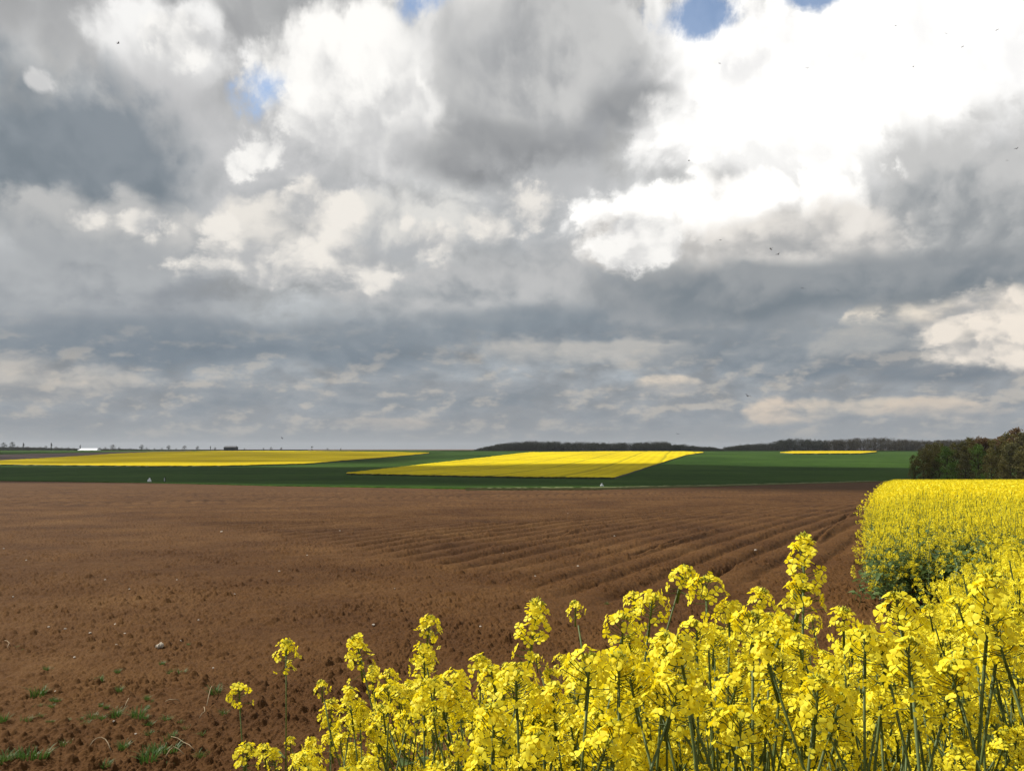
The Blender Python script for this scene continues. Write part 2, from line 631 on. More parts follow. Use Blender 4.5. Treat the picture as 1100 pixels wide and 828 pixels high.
M_SOIL = soil_material()
M_PETAL = leafy('petal', (.94, .79, .022), (.98, .89, .060), .42, .55, .2, True, 0.0, (.95, .76, .016))
M_BUD = leafy('bud', (.30, .34, .03), (.50, .46, .03), .15)
M_STEM = plain('stem', (.115, .155, .038), (.070, .095, .028), 14, .55, .25)
M_LEAF = leafy('rape_leaf', (.092, .150, .040), (.140, .200, .062), .35, .5, .3)
M_GRASS = leafy('grass_blade', (.050, .110, .016), (.090, .165, .028), .3, .5, .3)
M_STRAW = plain('straw', (.34, .25, .14), (.20, .14, .08), 30)
M_CHALK = plain('chalk', (.50, .44, .35), (.32, .26, .19), 30)
M_PEBBLE = plain('pebble', (.58, .53, .46), (.36, .28, .20), 40)
M_BARK = plain('bark', (.055, .042, .030), (.035, .028, .022), 2.0, .9)
M_BIRD = plain('bird', (.02, .019, .02), (.035, .03, .03), 8)

# ------------------------------------------------------------------ the ground: one sheet
FUR = R(27.0)        # direction the drill rows run
HEAD_PX = [-500, 0, 150, 300, 450, 520, 640, 760, 860, 2000]
HEAD_PY = [544, 548, 556, 577, 604, 622, 638, 640, 610, 600]
_hy = [depth_at(v) for v in HEAD_PY]
_ht = [ray(v, 600)[0] for v in HEAD_PX]


def across_rows(x, y):
    return x * math.cos(FUR) - y * math.sin(FUR)


GROOVES = []
for (a, b) in (((672, 598), (772, 568)), ((762, 621), (816, 597)), ((862, 592), (930, 541)), ((600, 574), (640, 563))):
    (x0, y0), (x1, y1) = on_ground(*a), on_ground(*b)
    GROOVES.append((x0, y0, x1, y1))


def soil_height(x, y):
    d = np.sqrt(x * x + y * y)
    near = np.clip((60 - d) / 50, 0, 1)
    h = .022 * fbm(x / 3.1, y / 3.1, 3, 5) + .016 * fbm(x / .55, y / .55, 4, 31)
    h += .0075 * fbm(x / .11, y / .11, 3, 57) * near
    rough = np.clip(1.15 + .9 * fbm(x / 1.7, y / 1.3, 3, 77), .35, 2.2) * (1 + .8 * np.clip((6.4 - d) / 1.6, 0, 1))
    c = np.maximum(clods(x, y, .032, .55, 1), clods(x, y, .058, .36, 21))
    c = np.maximum(c, clods(x, y, .098, .045, 41) * .8)
    c = np.maximum(c, clods(x, y, .021, .6, 81))
    c *= 1 + .5 * vnoise(x / .018, y / .018, 9)
    t = x / np.maximum(y, .1)
    yb = np.interp(t, _ht, _hy)
    mask = np.clip((y + 1.2 * fbm(x / 4, y / 4, 3, 88) - yb) / np.maximum(.12 * yb, 1.5) + .5, 0, 1)
    mask = mask * mask * (3 - 2 * mask)
    h = h + c * np.clip(rough, .3, 1.5) * .85 * (1 - .2 * mask)
    ca = across_rows(x, y) + .022 * fbm(x / 5, y / 5, 2, 91)
    ph = ca / .58
    w = .6 - 1.7 * np.exp(-((ph - np.floor(ph) - .5) / .17) ** 2)
    band = .75 + .5 * vnoise(ca / 2.3, y / 60, 93)
    h += mask * np.clip((115 - d) / 50, 0, 1) * (.036 * w + .011 * np.sin(2 * math.pi * ph + 1.0)) * band
    # old cultivator marks running across the headland
    cb = y - .34 * x + .3 * fbm(x / 6, y / 6, 2, 95)
    h += (1 - mask) * .010 * np.sin(2 * math.pi * cb / .62) * np.clip(vnoise(x / 7, y / 4, 97) + .35, 0, 1)
    for (x0, y0, x1, y1) in GROOVES:
        L = math.hypot(x1 - x0, y1 - y0)
        ux, uy = (x1 - x0) / L, (y1 - y0) / L
        s = (x - x0) * ux + (y - y0) * uy
        q = (x - x0) * uy - (y - y0) * ux + .03 * fbm(s / .5, s * 0, 2, 99)
        on = np.clip(s / .8, 0, 1) * np.clip((L - s) / .8, 0, 1)
        h += on * (-.065 * np.exp(-(q / .045) ** 2) + .03 * np.exp(-((q - .1) / .06) ** 2))
    return h


def build_ground():
    py = np.concatenate([np.arange(850, 640, -.55), np.arange(640, 524, -.4)])
    yy = np.array([depth_at(v) for v in py])
    yy = np.concatenate([[.05, .5, .8], np.arange(1.0, 4.45, .022), yy[yy > 4.45]])
    far = np.concatenate([np.arange(yy[-1] + 2, 330, 3.5), np.arange(335, 1320, 12), [1400, 1600, 2000, 2600, 3500, 5000, 7000]])
    rr = np.concatenate([yy, far])
    azd = np.linspace(-36.5, 37.5, 1500)
    azs = np.concatenate([azd, np.linspace(37.5, 75, 260)[1:], np.linspace(75, 285, 60)[1:-1], np.linspace(285, 323.5, 260)[:-1]]) * math.pi / 180
    nr, na = len(rr), len(azs)
    RR, AA = np.meshgrid(rr, azs, indexing='ij')
    X, Y = RR * np.sin(AA), RR * np.cos(AA)
    Z = zg(Y)
    k = len(yy) + 30
    det = (np.cos(AA[:k]) > math.cos(R(74))) & (RR[:k] > .9)
    hh = np.zeros_like(X[:k])
    hh[det] = soil_height(X[:k][det], Y[:k][det])
    Z[:k] += hh
    idx = np.arange(nr * na).reshape(nr, na)
    a, b = idx[:-1], idx[1:]
    f = np.stack([a, np.roll(a, -1, 1), np.roll(b, -1, 1), b], -1).reshape(-1, 4)
    # the sheet is seen from above: keep normals up
    me = mesh_np('ground', np.stack([X, Y, Z], -1).reshape(-1, 3), f[:, ::-1].copy(), [M_SOIL], None, True)
    o = obj('ground', me)
    tag(o, 'brown ploughed soil with fine clods and drill rows', 'soil', None, 'structure')
    return o


build_ground()


def height_at(x, y):
    return float(zg(y) + soil_height(np.array([x]), np.array([y]))[0])


# ------------------------------------------------------------------ far fields
def field(name, label, cat, mats, px, top, bot, lift, ncol=220, nrow=40, rough=.1, seed=1):
    xs = np.linspace(px[0], px[-1], ncol)
    t = np.interp(xs, px, top)
    b = np.interp(xs, px, bot)
    P = np.zeros((nrow, ncol, 3))
    for j in range(ncol):
        y0, y1 = depth_at(b[j], lift), depth_at(t[j], lift)
        y0 *= 1 + .006 * float(fbm(np.array([xs[j] / 4.0]), np.array([seed * 3.1]), 3, 7)[0])
        y1 *= 1 + .012 * float(fbm(np.array([xs[j] / 3.0]), np.array([seed * 5.3]), 3, 8)[0])
        y1 = max(y1, y0 + .5)
        Y = np.exp(np.linspace(math.log(y0), math.log(y1), nrow))
        P[:, j, 0] = ray(xs[j], b[j])[0] * Y
        P[:, j, 1] = Y
    X, Y = P[..., 0], P[..., 1]
    P[..., 2] = zg(Y) + lift + rough * fbm(X / 3.0, Y / 3.0, 3, seed)
    verts = P.reshape(-1, 3)
    idx = np.arange(nrow * ncol).reshape(nrow, ncol)
    f = np.stack([idx[:-1, :-1], idx[:-1, 1:], idx[1:, 1:], idx[1:, :-1]], -1).reshape(-1, 4)
    ring = np.concatenate([idx[0, :], idx[1:, -1], idx[-1, -2::-1], idx[-2:0:-1, 0]])
    low = verts[ring].copy()
    low[:, 2] = zg(low[:, 1]) - .25
    nb = len(verts)
    k = len(ring)
    r2 = np.arange(k) + nb
    sk = np.stack([ring, r2, np.roll(r2, -1), np.roll(ring, -1)], -1)
    me = mesh_np(name, np.concatenate([verts, low]), np.concatenate([f, sk]), mats,
                 np.concatenate([np.zeros(len(f)), np.full(k, len(mats) - 1)]), True)
    o = obj(name, me)
    tag(o, label, cat, None, 'structure')
    return o


M_GREEN = crop_material('young_wheat', (.016, .041, .0055), (.046, .090, .014), R(75), 3.0, .5, 24.0, (.022, .036, .008), .012, .25)
M_YELLOW = crop_material('rape_in_flower', (.46, .345, .006), (.68, .53, .008), R(11), 6.0, 1.5, 24.0, (.16, .16, .012), .02, .5)
M_YELLOW2 = crop_material('rape_in_flower_even', (.46, .335, .005), (.60, .455, .007), R(80), 8.0, .8, 40.0, (.34, .27, .01), .015, .5)
M_EDGE = plain('crop_edge', (.030, .040, .010), (.05, .05, .012), .8)
M_BROWN = plain('far_soil', (.075, .036, .024), (.055, .028, .02), .05)
M_VERGE = leafy('verge_grass', (.14, .18, .06), (.28, .27, .12), .0, .8, .2, False, 1.5)

field('green_field', 'dark green field of young cereal beyond the ploughed soil', 'field', [M_GREEN],
      [-700, 0, 160, 300, 500, 640, 760, 940, 1060, 1700], [483.6] * 10,
      [515.5, 515.8, 518, 521, 523.8, 523.4, 520.6, 516.2, 515.2, 515], .16, 420, 90, .04, 3)
field('ploughed_strip', 'narrow dark brown ploughed strip behind the far yellow rape field', 'field', [M_BROWN],
      [-300, 0, 60, 120, 165, 205], [488.6, 488.0, 486.8, 485.4, 484.6, 484.2], [496, 495.2, 491.5, 487.6, 485.4, 484.5], .30, 90, 16, .02, 5)
field('rapeseed_field', 'wide flat yellow rape field across the left of the valley', 'field', [M_YELLOW2, M_EDGE],
      [-300, 0, 60, 120, 165, 240, 330, 420, 461], [496.0, 494.3, 491.0, 487.3, 485.2, 484.1, 484.3, 485.1, 486.0],
      [498.4, 498.6, 499.3, 499.9, 500.3, 500.0, 497.6, 490.4, 486.6], .75, 260, 46, .12, 7)
field('rapeseed_field', 'sloping yellow rape field in the middle with diagonal wheel tracks', 'field', [M_YELLOW, M_EDGE],
      [372, 440, 520, 570, 660, 736, 756], [507.5, 500.0, 491.0, 485.4, 484.5, 484.6, 485.3],
      [508.4, 509.6, 511.2, 511.9, 512.6, 488.8, 485.8], .7, 260, 60, .12, 9)
field('rapeseed_field', 'thin bright yellow rape field below the brown wood', 'field', [M_YELLOW2, M_EDGE],
      [838, 852, 925, 942], [485.6, 484.3, 484.2, 484.6], [486.0, 486.9, 486.7, 485.1], .95, 80, 16, .12, 11)


def strip(name, label, cat, mat, pts, width, lift):
    xs = np.linspace(pts[0][0], pts[-1][0], 160)
    v, f = [], []
    for j, px in enumerate(xs):
        x, y = on_ground(px, np.interp(px, [p[0] for p in pts], [p[1] for p in pts]), lift)
        w = width * (.7 + .6 * random.random()) * min(1, .02 + j / 30)
        for k, dy in enumerate((0, 0, w, w)):
            v.append((x, y + dy, zg(y + dy) + (lift + .05 * random.random() if k in (1, 2) else .02)))
        if j:
            b = 4 * (j - 1)
            for k in range(3):
                f.append((b + k, b + 4 + k, b + 5 + k, b + 1 + k))
    o = obj(name, mesh_np(name, v, f, [mat], None, False))
    tag(o, label, cat, None, 'structure')


random.seed(3)
strip('grass_verge', 'pale thin grass verge along the far edge of the ploughed soil', 'verge', M_VERGE,
      [(500, 524.2), (600, 523.9), (640, 523.8), (760, 521.0), (940, 516.6), (1010, 515.8)], 2.6, .22)


# ------------------------------------------------------------------ clouds that shade the valley (out of frame, high up)
def cloud_material():
    m, g, p = new_mat('cloud_vapour')
    p.inputs['Base Color'].default_value = (.8, .8, .8, 1)
    tc = g.n.new('ShaderNodeTexCoord').outputs['Object']
    n = g.noise(tc, .022, 5, .6).outputs[0]
    at_ = g.n.new('ShaderNodeAttribute')
    at_.attribute_name = 'thick'
    d = g.step(g.m('ADD', at_.outputs['Fac'], g.m('MULTIPLY', g.m('SUBTRACT', n, .5), .9)), .12, .55)
    t = g.n.new('ShaderNodeBsdfTransparent')
    tl = g.n.new('ShaderNodeBsdfTranslucent')
    tl.inputs[0].default_value = (.8, .8, .8, 1)
    mx = g.n.new('ShaderNodeMixShader')
    g.put(mx.inputs[0], d)
    g.l.new(t.outputs[0], mx.inputs[1])
    g.l.new(tl.outputs[0], mx.inputs[2])
    g.l.new(mx.outputs[0], g.n['Material Output'].inputs['Surface'])
    return m


M_CLOUD = cloud_material()
CLOUD_H = 2400.0


def cloud(label, outline, soft, dense=1.0, seed=1):
    """outline: ground polygon (X, Y) the cloud shades; the cloud hangs up-sun of it"""
    poly = np.array(outline, float)
    c = poly.mean(0)
    n = 72
    ang = np.linspace(0, 2 * math.pi, n, endpoint=False)
    # radius of the polygon along each direction
    rad = np.zeros(n)
    for i, a in enumerate(ang):
        dx, dy = math.cos(a), math.sin(a)
        for k in range(len(poly)):
            p, q = poly[k] - c, poly[(k + 1) % len(poly)] - c
            e = q - p
            den = dx * e[1] - dy * e[0]
            if abs(den) < 1e-9:
                continue
            t = (p[0] * e[1] - p[1] * e[0]) / den
            u = (p[0] * dy - p[1] * dx) / den
            if t > 0 and -1e-6 <= u <= 1 + 1e-6:
                rad[i] = max(rad[i], t)
    rings = np.linspace(0, 1, 26)
    off = SUN * (CLOUD_H / SUN.z)
    V, T, faces = [], [], []
    for side in (0, 1):
        for r in rings:
            for i, a in enumerate(ang):
                rr = rad[i] * r * (1 + soft / max(rad[i], 1) * r)
                x, y = c[0] + rr * math.cos(a), c[1] + rr * math.sin(a)
                dome = math.sqrt(max(0, 1 - r * r))
                lump = 14 * float(vnoise(np.array([x / 40]), np.array([y / 40]), seed)[0])
                z = CLOUD_H + (-(4 + .2 * lump) * dome if side == 0 else (26 + lump) * dome)
                V.append((x + off.x, y + off.y, z))
                edge = (rad[i] + soft - rr) / (2 * soft)
                T.append(min(1, max(0, edge)) * dense)
    na = n
    for side in (0, 1):
        b = side * len(rings) * na
        for j in range(len(rings) - 1):
            for i in range(na):
                i2 = (i + 1) % na
                q = (b + j * na + i, b + j * na + i2, b + (j + 1) * na + i2, b + (j + 1) * na + i)
                faces.append(q if side else q[::-1])
    me = mesh_np('cloud', V, faces, [M_CLOUD], None, True)
    at_ = me.attributes.new('thick', 'FLOAT', 'POINT')
    at_.data.foreach_set('value', np.array(T, dtype=np.float32))
    tag(obj('cloud', me), label, 'cloud', None, 'structure')


def gp(px, py):
    return on_ground(px, py)


cloud('broad grey cloud high over the green strip in the valley',
      [gp(-250, 516.5), gp(160, 518.5), gp(420, 522), gp(640, 523), gp(730, 525), gp(820, 530), gp(960, 531),
       gp(985, 519), gp(1010, 505), gp(990, 503), gp(860, 502), gp(700, 499), gp(560, 499.5), gp(420, 502), gp(200, 502), gp(-250, 501)], 16, 1.0, 3)
cloud('long grey cloud high over the distant woods', [(-80, 1010), (420, 990), (900, 1000), (900, 1500), (-80, 1500)], 60, 1.0, 5)
cloud('thin pale cloud high over the left yellow field', [gp(-400, 499.5), gp(200, 500), gp(470, 497), gp(480, 486), gp(200, 485), gp(-400, 487)], 60, .36, 7)
# ------------------------------------------------------------------ trees
def crown_quads(mb, rng, centre, rad, n, size, mi=0):
    c = Vector(centre)
    for _ in range(n):
        while True:
            d = Vector((rng.uniform(-1, 1), rng.uniform(-1, 1), rng.uniform(-1, 1)))
            if .25 < d.length < 1:
                break
        p = c + Vector((d.x * rad[0], d.y * rad[1], d.z * rad[2]))
        a = Vector((rng.gauss(0, 1), rng.gauss(0, 1), rng.gauss(0, 1))).normalized()
        b = a.orthogonal().normalized()
        s = size * rng.uniform(.5, 1.3)
        b = (Matrix.Rotation(rng.uniform(0, 6.28), 3, a) @ b) * s
        e = a.cross(b)
        mb.add([p - b * .5 - e * .3, p + b * .1 - e * .5, p + b * .6 + e * .1, p - b * .1 + e * .45], [(0, 1, 2, 3)], mi)


def tree_meshes(seed, h, spread, mat, shape='round', leaf=.16, n_clump=46, per=46, twig=True):
    rng = random.Random(seed)
    tk, cr = MB(), MB()
    top = h * .82
    lean = Vector((rng.uniform(-.04, .04), rng.uniform(-.04, .04), 0))
    pts = [Vector((0, 0, -.4)) + lean * 0, Vector((0, 0, h * .12)), lean * h * .5 + Vector((0, 0, h * .42)), lean * h + Vector((0, 0, top))]
    tk.tube(pts, [.026 * h, .02 * h, .013 * h, .003 * h], 7)
    ends = [pts[-1]]
    for k in range(13):
        t = rng.uniform(.18, .95)
        base = pts[1].lerp(pts[3], t)
        a = rng.uniform(0, 6.28)
        ln = spread * rng.uniform(.55, 1.0) * (1.15 - .55 * t)
        up = rng.uniform(.3, .95)
        tip = base + Vector((math.cos(a) * ln, math.sin(a) * ln, up * ln))
        mid = base.lerp(tip, .5) + Vector((0, 0, -.06 * ln))
        tk.tube([base, mid, tip], [.008 * h, .005 * h, .0015 * h], 4)
        ends += [tip, mid]
        for q in range(2):
            t2 = mid + Vector((rng.uniform(-1, 1), rng.uniform(-1, 1), rng.uniform(.1, 1))) * ln * .45
            tk.tube([mid, t2], [.003 * h, .001 * h], 3)
            ends.append(t2)
    for k in range(n_clump):
        if shape == 'round':
            p = rng.choice(ends) + Vector((rng.gauss(0, 1), rng.gauss(0, 1), rng.gauss(0, .8))) * spread * .2
        elif shape == 'column':
            p = Vector((rng.gauss(0, .3) * spread, rng.gauss(0, .3) * spread, h * rng.uniform(.12, .98)))
        else:
            z = rng.uniform(.02, .98)
            w = spread * (1.02 - z * .75)
            p = Vector((rng.uniform(-1, 1) * w, rng.uniform(-1, 1) * w, h * z))
        r = spread * rng.uniform(.16, .34)
        p.z = min(p.z, h - r * .5)
        crown_quads(cr, rng, p, (r, r, r * .85), per, leaf * h / 6)
    return tk.mesh('trunk', [M_BARK]), cr.mesh('crown', [mat])


M_CR = [leafy('crown_olive', (.125, .110, .026), (.170, .150, .040), .3), leafy('crown_russet', (.135, .078, .030), (.180, .110, .044), .3),
        leafy('crown_green', (.080, .150, .018), (.120, .190, .030), .3), leafy('crown_dark', (.085, .082, .024), (.120, .112, .036), .25)]
TREES = []
for k, (h, sp, m, shp) in enumerate([(10, 3.0, 0, 'bush'), (12, 3.1, 1, 'round'), (7, 2.6, 2, 'bush'), (11, 3.2, 3, 'bush'),
                                     (9, 2.8, 0, 'round'), (12, 3.4, 1, 'bush')]):
    TREES.append((tree_meshes(40 + k, h, sp, M_CR[m], shp, .14, 70, 60), h, m))
FAR_TREES = []
M_FAR = [leafy('far_crown', (.050, .055, .040), (.070, .075, .055), .1), leafy('far_crown_brown', (.060, .052, .042), (.085, .070, .056), .1)]
for k, (h, sp, m, shp) in enumerate([(10, 5.0, 0, 'bush'), (10, 6.5, 1, 'bush'), (10, 1.3, 0, 'column'), (10, 9.5, 0, 'bush')]):
    FAR_TREES.append((tree_meshes(70 + k, h, sp, M_FAR[m], shp, .3, 44, 16), h))


def tree(kind, loc, h, label, group, rz, lib=TREES, name='tree'):
    me, h0 = lib[kind][0], lib[kind][1]
    r = root_at(name, loc, label, 'tree', group, rz, h / h0)
    obj('trunk', me[0], r)
    obj('crown', me[1], r)
    return r


rng = random.Random(12)
cols = ['olive', 'russet brown', 'fresh green', 'dark', 'olive', 'russet']
# the copse on the right: (px, top py, depth, kind)
COPSE = [(982, 489, 232, 0), (991, 481, 226, 4), (1000, 477, 230, 0), (1008, 474, 238, 4), (1016, 480, 212, 2), (1024, 476, 228, 0),
         (1034, 474, 226, 3), (1042, 470, 224, 0), (1049, 465.5, 246, 1), (1059, 464, 248, 1), (1051, 478, 208, 2), (1068, 472, 216, 0),
         (1075, 462, 244, 1), (1083, 465, 226, 0), (1092, 460, 240, 5), (1100, 463, 222, 3), (1085, 476, 204, 3), (1111, 458, 236, 1),
         (1122, 462, 218, 5), (1135, 459, 236, 0), (1150, 462, 222, 1), (1036, 486, 202, 3), (1064, 482, 200, 0), (1005, 492, 214, 3),
         (1099, 478, 200, 0), (996, 497, 214, 0), (1118, 476, 198, 3), (1168, 458, 232, 5), (1022, 497, 203, 2), (1078, 494, 196, 0)]
SPECIAL = {(982, 489): 'low olive bushy tree at the open left end of the copse', (1016, 480): 'fresh green bushy tree in the front of the left part of the copse',
           (1049, 465.5): 'left one of the two dark rounded crowns standing above the copse', (1059, 464): 'right one of the two dark rounded crowns standing above the copse',
           (1075, 462): 'tall russet tree rising beside the gap in the copse top', (1092, 460): 'tallest broad russet tree of the copse near the frame edge'}
for i, (px, py, Y, k) in enumerate(COPSE):
    p = at(px, py, Y)
    z0 = float(zg(Y)) - .1
    lab = SPECIAL.get((px, py), '%s spring tree within the dense copse beyond the yellow rape' % cols[k])
    tree(k, (p.x, Y, z0), max(3.5, p.z - z0), lab, 'trees of the copse', rng.uniform(0, 6.28))

# skyline trees on the left: (px, height in px, kind)
SKY = [(4, 8.5, 0), (13, 9.0, 0), (19, 4.5, 1), (25, 8.0, 2), (30, 4.2, 1), (36, 3.6, 3), (43, 4.0, 1), (49, 5.0, 0), (55, 8.0, 2), (60, 4.0, 1),
       (66, 3.4, 3), (62, 3.0, 3), (46, 3.2, 3), (70, 3.0, 3), (40, 3.0, 3), (33, 3.2, 3), (22, 3.2, 3), (73, 3.6, 1), (79, 3.0, 3), (86, 6.0, 2), (107, 3.2, 3), (113, 3.6, 1), (121, 6.2, 1), (128, 3.6, 0), (140, 2.6, 3), (152, 6.0, 0),
       (158, 3.2, 3), (166, 2.6, 1), (174, 2.8, 3), (181, 5.4, 0), (189, 2.4, 3), (198, 5.0, 1), (212, 4.8, 0), (226, 4.8, 2), (231, 3.4, 0), (263, 2.4, 3),
       (283, 2.8, 0), (291, 3.4, 1), (302, 3.3, 1), (335, 2.2, 0), (352, 2.6, 3), (366, 2.4, 0)]
kinds = ['round pale grey', 'broad brownish', 'slim pointed', 'low bushy']
SKYLAB = {4: 'first of two tall round pale trees at the left end of the skyline', 13: 'second of two tall round pale trees at the left end of the skyline',
          25: 'slim pointed tree just right of the two tall round skyline trees', 55: 'slim pointed tree halfway between the round trees and the white barn',
          86: 'slim dark tree behind the long white barn', 121: 'broad spreading tree on the skyline right of the white barn',
          226: 'slim pointed tree just left of the dark barn', 152: 'round bare tree on the skyline above the start of the yellow field',
          366: 'last small round tree at the right end of the left skyline'}
for px, hp, k in SKY:
    Y = rng.uniform(1130, 1240)
    x = ray(px, 483)[0] * Y
    tree(k, (x, Y, float(zg(Y)) - .2), hp * Y / F + .5, SKYLAB.get(px, '%s little tree on the far left skyline' % kinds[k]),
         'trees along the left skyline', rng.uniform(0, 6.28), FAR_TREES)


def woodland(name, label, profile, Y, depth, mats, seed, split=None):
    """a far-off wood: one mass of crowns and stems; profile = (px, height in px)"""
    rng = random.Random(seed)
    mb = MB()
    x0, x1 = profile[0][0], profile[-1][0]
    n = int((x1 - x0) * 2.6)
    for i in range(n):
        px = rng.uniform(x0, x1)
        yy = Y + rng.uniform(0, depth)
        h = float(np.interp(px, [p[0] for p in profile], [p[1] for p in profile])) * Y / F * rng.uniform(.9, 1.03)
        x = ray(px, 480)[0] * yy
        z = float(zg(yy))
        r = min(rng.uniform(2.2, 4.6), .45 * h + .5)
        mi = 0
        if split:
            mi = sum(px > s + rng.uniform(-3, 3) for s in split) % len(mats)
        mb.tube([(x, yy, z - .3), (x, yy, z + h * .8)], [.16, .05], 4, len(mats))
        for c in range(5):
            q = (x + rng.gauss(0, .5) * r, yy + rng.gauss(0, .5) * r, z + max(h * rng.uniform(.12, .95) - r * .4, .6))
            crown_quads(mb, rng, q, (r, r, min(r, h * .4)), 60, .65, mi)
    o = obj(name, mb.mesh(name, list(mats) + [M_BARK]))
    tag(o, label, 'hedge' if name == 'hedge' else 'wood', None, 'stuff')


M_W1 = leafy('wood_dark', (.085, .088, .056), (.118, .116, .074), .1)
M_W2 = leafy('wood_brown', (.135, .110, .058), (.175, .140, .076), .1)
M_W3 = leafy('wood_light', (.070, .078, .045), (.090, .098, .060), .1)
woodland('woodland', 'long dark wood on the crest behind the middle yellow field',
         [(510, 1), (520, 4), (545, 9), (570, 10.5), (620, 9.5), (660, 8.5), (690, 9.5), (716, 10), (722, 7)], 1150, 60, [M_W1], 5)
woodland('woodland', 'low pale thicket at the right end of the dark wood', [(714, 6), (735, 6.5), (750, 4.5), (765, 4), (776, 2)], 1160, 30, [M_W3, M_W1], 6, [748])
woodland('woodland', 'brown leafless wood along the horizon behind the copse',
         [(779, 4), (800, 6.5), (826, 8), (838, 12), (855, 13.5), (880, 12), (888, 11), (905, 13), (930, 14.5), (955, 14.5), (975, 12), (1000, 11), (1030, 12), (1060, 12),
          (1120, 13), (1250, 13)], 1240, 70, [M_W1, M_W2, M_W2], 8, [886, 1000])

woodland('hedge', 'low hazy hedge and scrub along the far left skyline',
         [(-40, 4), (6, 3.5), (20, 3.6), (40, 3.4), (60, 2.6), (80, 2.2), (92, 1.6), (110, 1.8), (135, 1.8), (160, 1.2), (190, .9), (240, .8), (330, .6)], 1255, 30, M_FAR, 11, [90])

# ------------------------------------------------------------------ far buildings
M_WHITE = plain('white_cladding', (.72, .73, .74), (.62, .63, .64), .3, .6)
M_WROOF = plain('white_roof_sheet', (.80, .81, .82), (.70, .71, .73), .3, .5)
M_GWALL = plain('grey_boards', (.075, .075, .08), (.055, .055, .06), .5)
M_GROOF = plain('grey_roof', (.085, .085, .09), (.065, .065, .07), .5)
M_DOOR = plain('dark_doorway', (.05, .05, .055), (.04, .04, .04), .5)


def barn(px0, px1, Y, eave, ridge, depth, mw, mr, label, gable_lean=0.0, doors=3):
    x0, x1 = ray(px0, 482)[0] * Y, ray(px1, 482)[0] * Y
    L = x1 - x0
    z0 = float(zg(Y)) - .3
    r = root_at('barn', ((x0 + x1) / 2, Y, z0), label, 'barn')
    w = MB()
    w.box((-L / 2, 0, 0), (L / 2, depth, eave))
    for s in (-1, 1):
        x = s * L / 2
        a = Vector((x, 0, eave)), Vector((x, depth, eave)), Vector((x - s * gable_lean, depth / 2, ridge - .12))
        w.add(list(a), [(0, 1, 2) if s > 0 else (0, 2, 1)])
    obj('wall', w.mesh('wall', [mw]), r)
    f = MB()
    o = .45
    for s in (0, 1):
        y0, y1 = (-o, depth / 2) if s == 0 else (depth + o, depth / 2)
        ze = eave - o * (ridge - eave) / (depth / 2)
        q = [Vector((-L / 2 - o, y0, ze)), Vector((L / 2 + o, y0, ze)), Vector((L / 2 + o - gable_lean, y1, ridge)), Vector((-L / 2 - o + gable_lean, y1, ridge))]
        u = [v + Vector((0, 0, .16)) for v in q]
        f.add(q + u, [(4, 5, 6, 7), (0, 3, 2, 1), (0, 1, 5, 4), (1, 2, 6, 5), (3, 0, 4, 7)])
    obj('roof', f.mesh('roof', [mr]), r)
    for k in range(doors):
        xc = -L / 2 + L * (k + .5) / doors
        d = MB()
        d.box((xc - 1.6, -.06, .3), (xc + 1.6, -.003, eave * .82))
        obj('door', d.mesh('door', [M_DOOR]), r)


barn(83.5, 104, 1120, 1.1, 3.4, 12, M_WHITE, M_WROOF, 'long low white barn with a pale roof on the far left skyline', 2.0, 2)
barn(240.3, 253.4, 1120, 4.6, 6.2, 9, M_GWALL, M_GROOF, 'dark grey blocky barn on the skyline behind the left yellow field', 1.0, 2)

# ------------------------------------------------------------------ markers at the far edge of the soil
M_SACK = plain('white_sack', (.82, .82, .80), (.70, .69, .66), 3.0)
M_POSTW = plain('white_paint', (.80, .80, .78), (.72, .72, .70), 3.0)
M_POSTD = plain('dark_post', (.05, .05, .045), (.04, .04, .035), 3.0)


def sack(px, py, h, w, label):
    x, y = on_ground(px, py)
    rng = random.Random(int(px))
    vs, fs = [], []
    n, prof = 14, [(0, .0), (0.02, .9), (.2, 1.0), (.45, .95), (.62, .72), (.74, .42), (.80, .24), (.9, .34), (1.0, .4), (.97, 0)]
    for t, r in prof:
        for k in range(n):
            a = 6.283 * k / n
            rr = r * w / 2 * (1 + .12 * math.sin(3 * a + 7 * t) + rng.uniform(-.05, .05))
            vs.append((rr * math.cos(a), rr * math.sin(a) * .85, t * h))
    for j in range(len(prof) - 1):
        for k in range(n):
            k2 = (k + 1) % n
            fs.append((j * n + k, j * n + k2, (j + 1) * n + k2, (j + 1) * n + k))
    o = obj('white_marker', mesh_np('white_marker', vs, fs, [M_SACK], None, True), None, (x, y, float(zg(y)) - .02))
    tag(o, label, 'marker')


sack(160.5, 518.0, 1.15, 1.0, 'larger white upright marker at the left far edge of the soil')
sack(646.5, 523.3, .55, .5, 'small white marker at the far edge of the soil below the middle field')


def post(px, py, h, label):
    x, y = on_ground(px, py)
    r = root_at('marker_post', (x, y, float(zg(y))), label, 'post')
    m = MB()
    m.box((-.16, -.05, -.2), (.16, .05, h), 0, (.03, .01))
    obj('post', m.mesh('post', [M_POSTD]), r)
    m = MB()
    m.box((-.17, -.075, h * .3), (-.02, -.053, h * .92))
    obj('white_board', m.mesh('white_board', [M_POSTW]), r)
    m = MB()
    m.tube([(0, 0, h), (0, 0, h + .12)], [.1, .04], 6)
    obj('cap', m.mesh('cap', [M_POSTD]), r)


post(177, 518.3, 1.25, 'dark marker post with a white board right of the larger white marker')


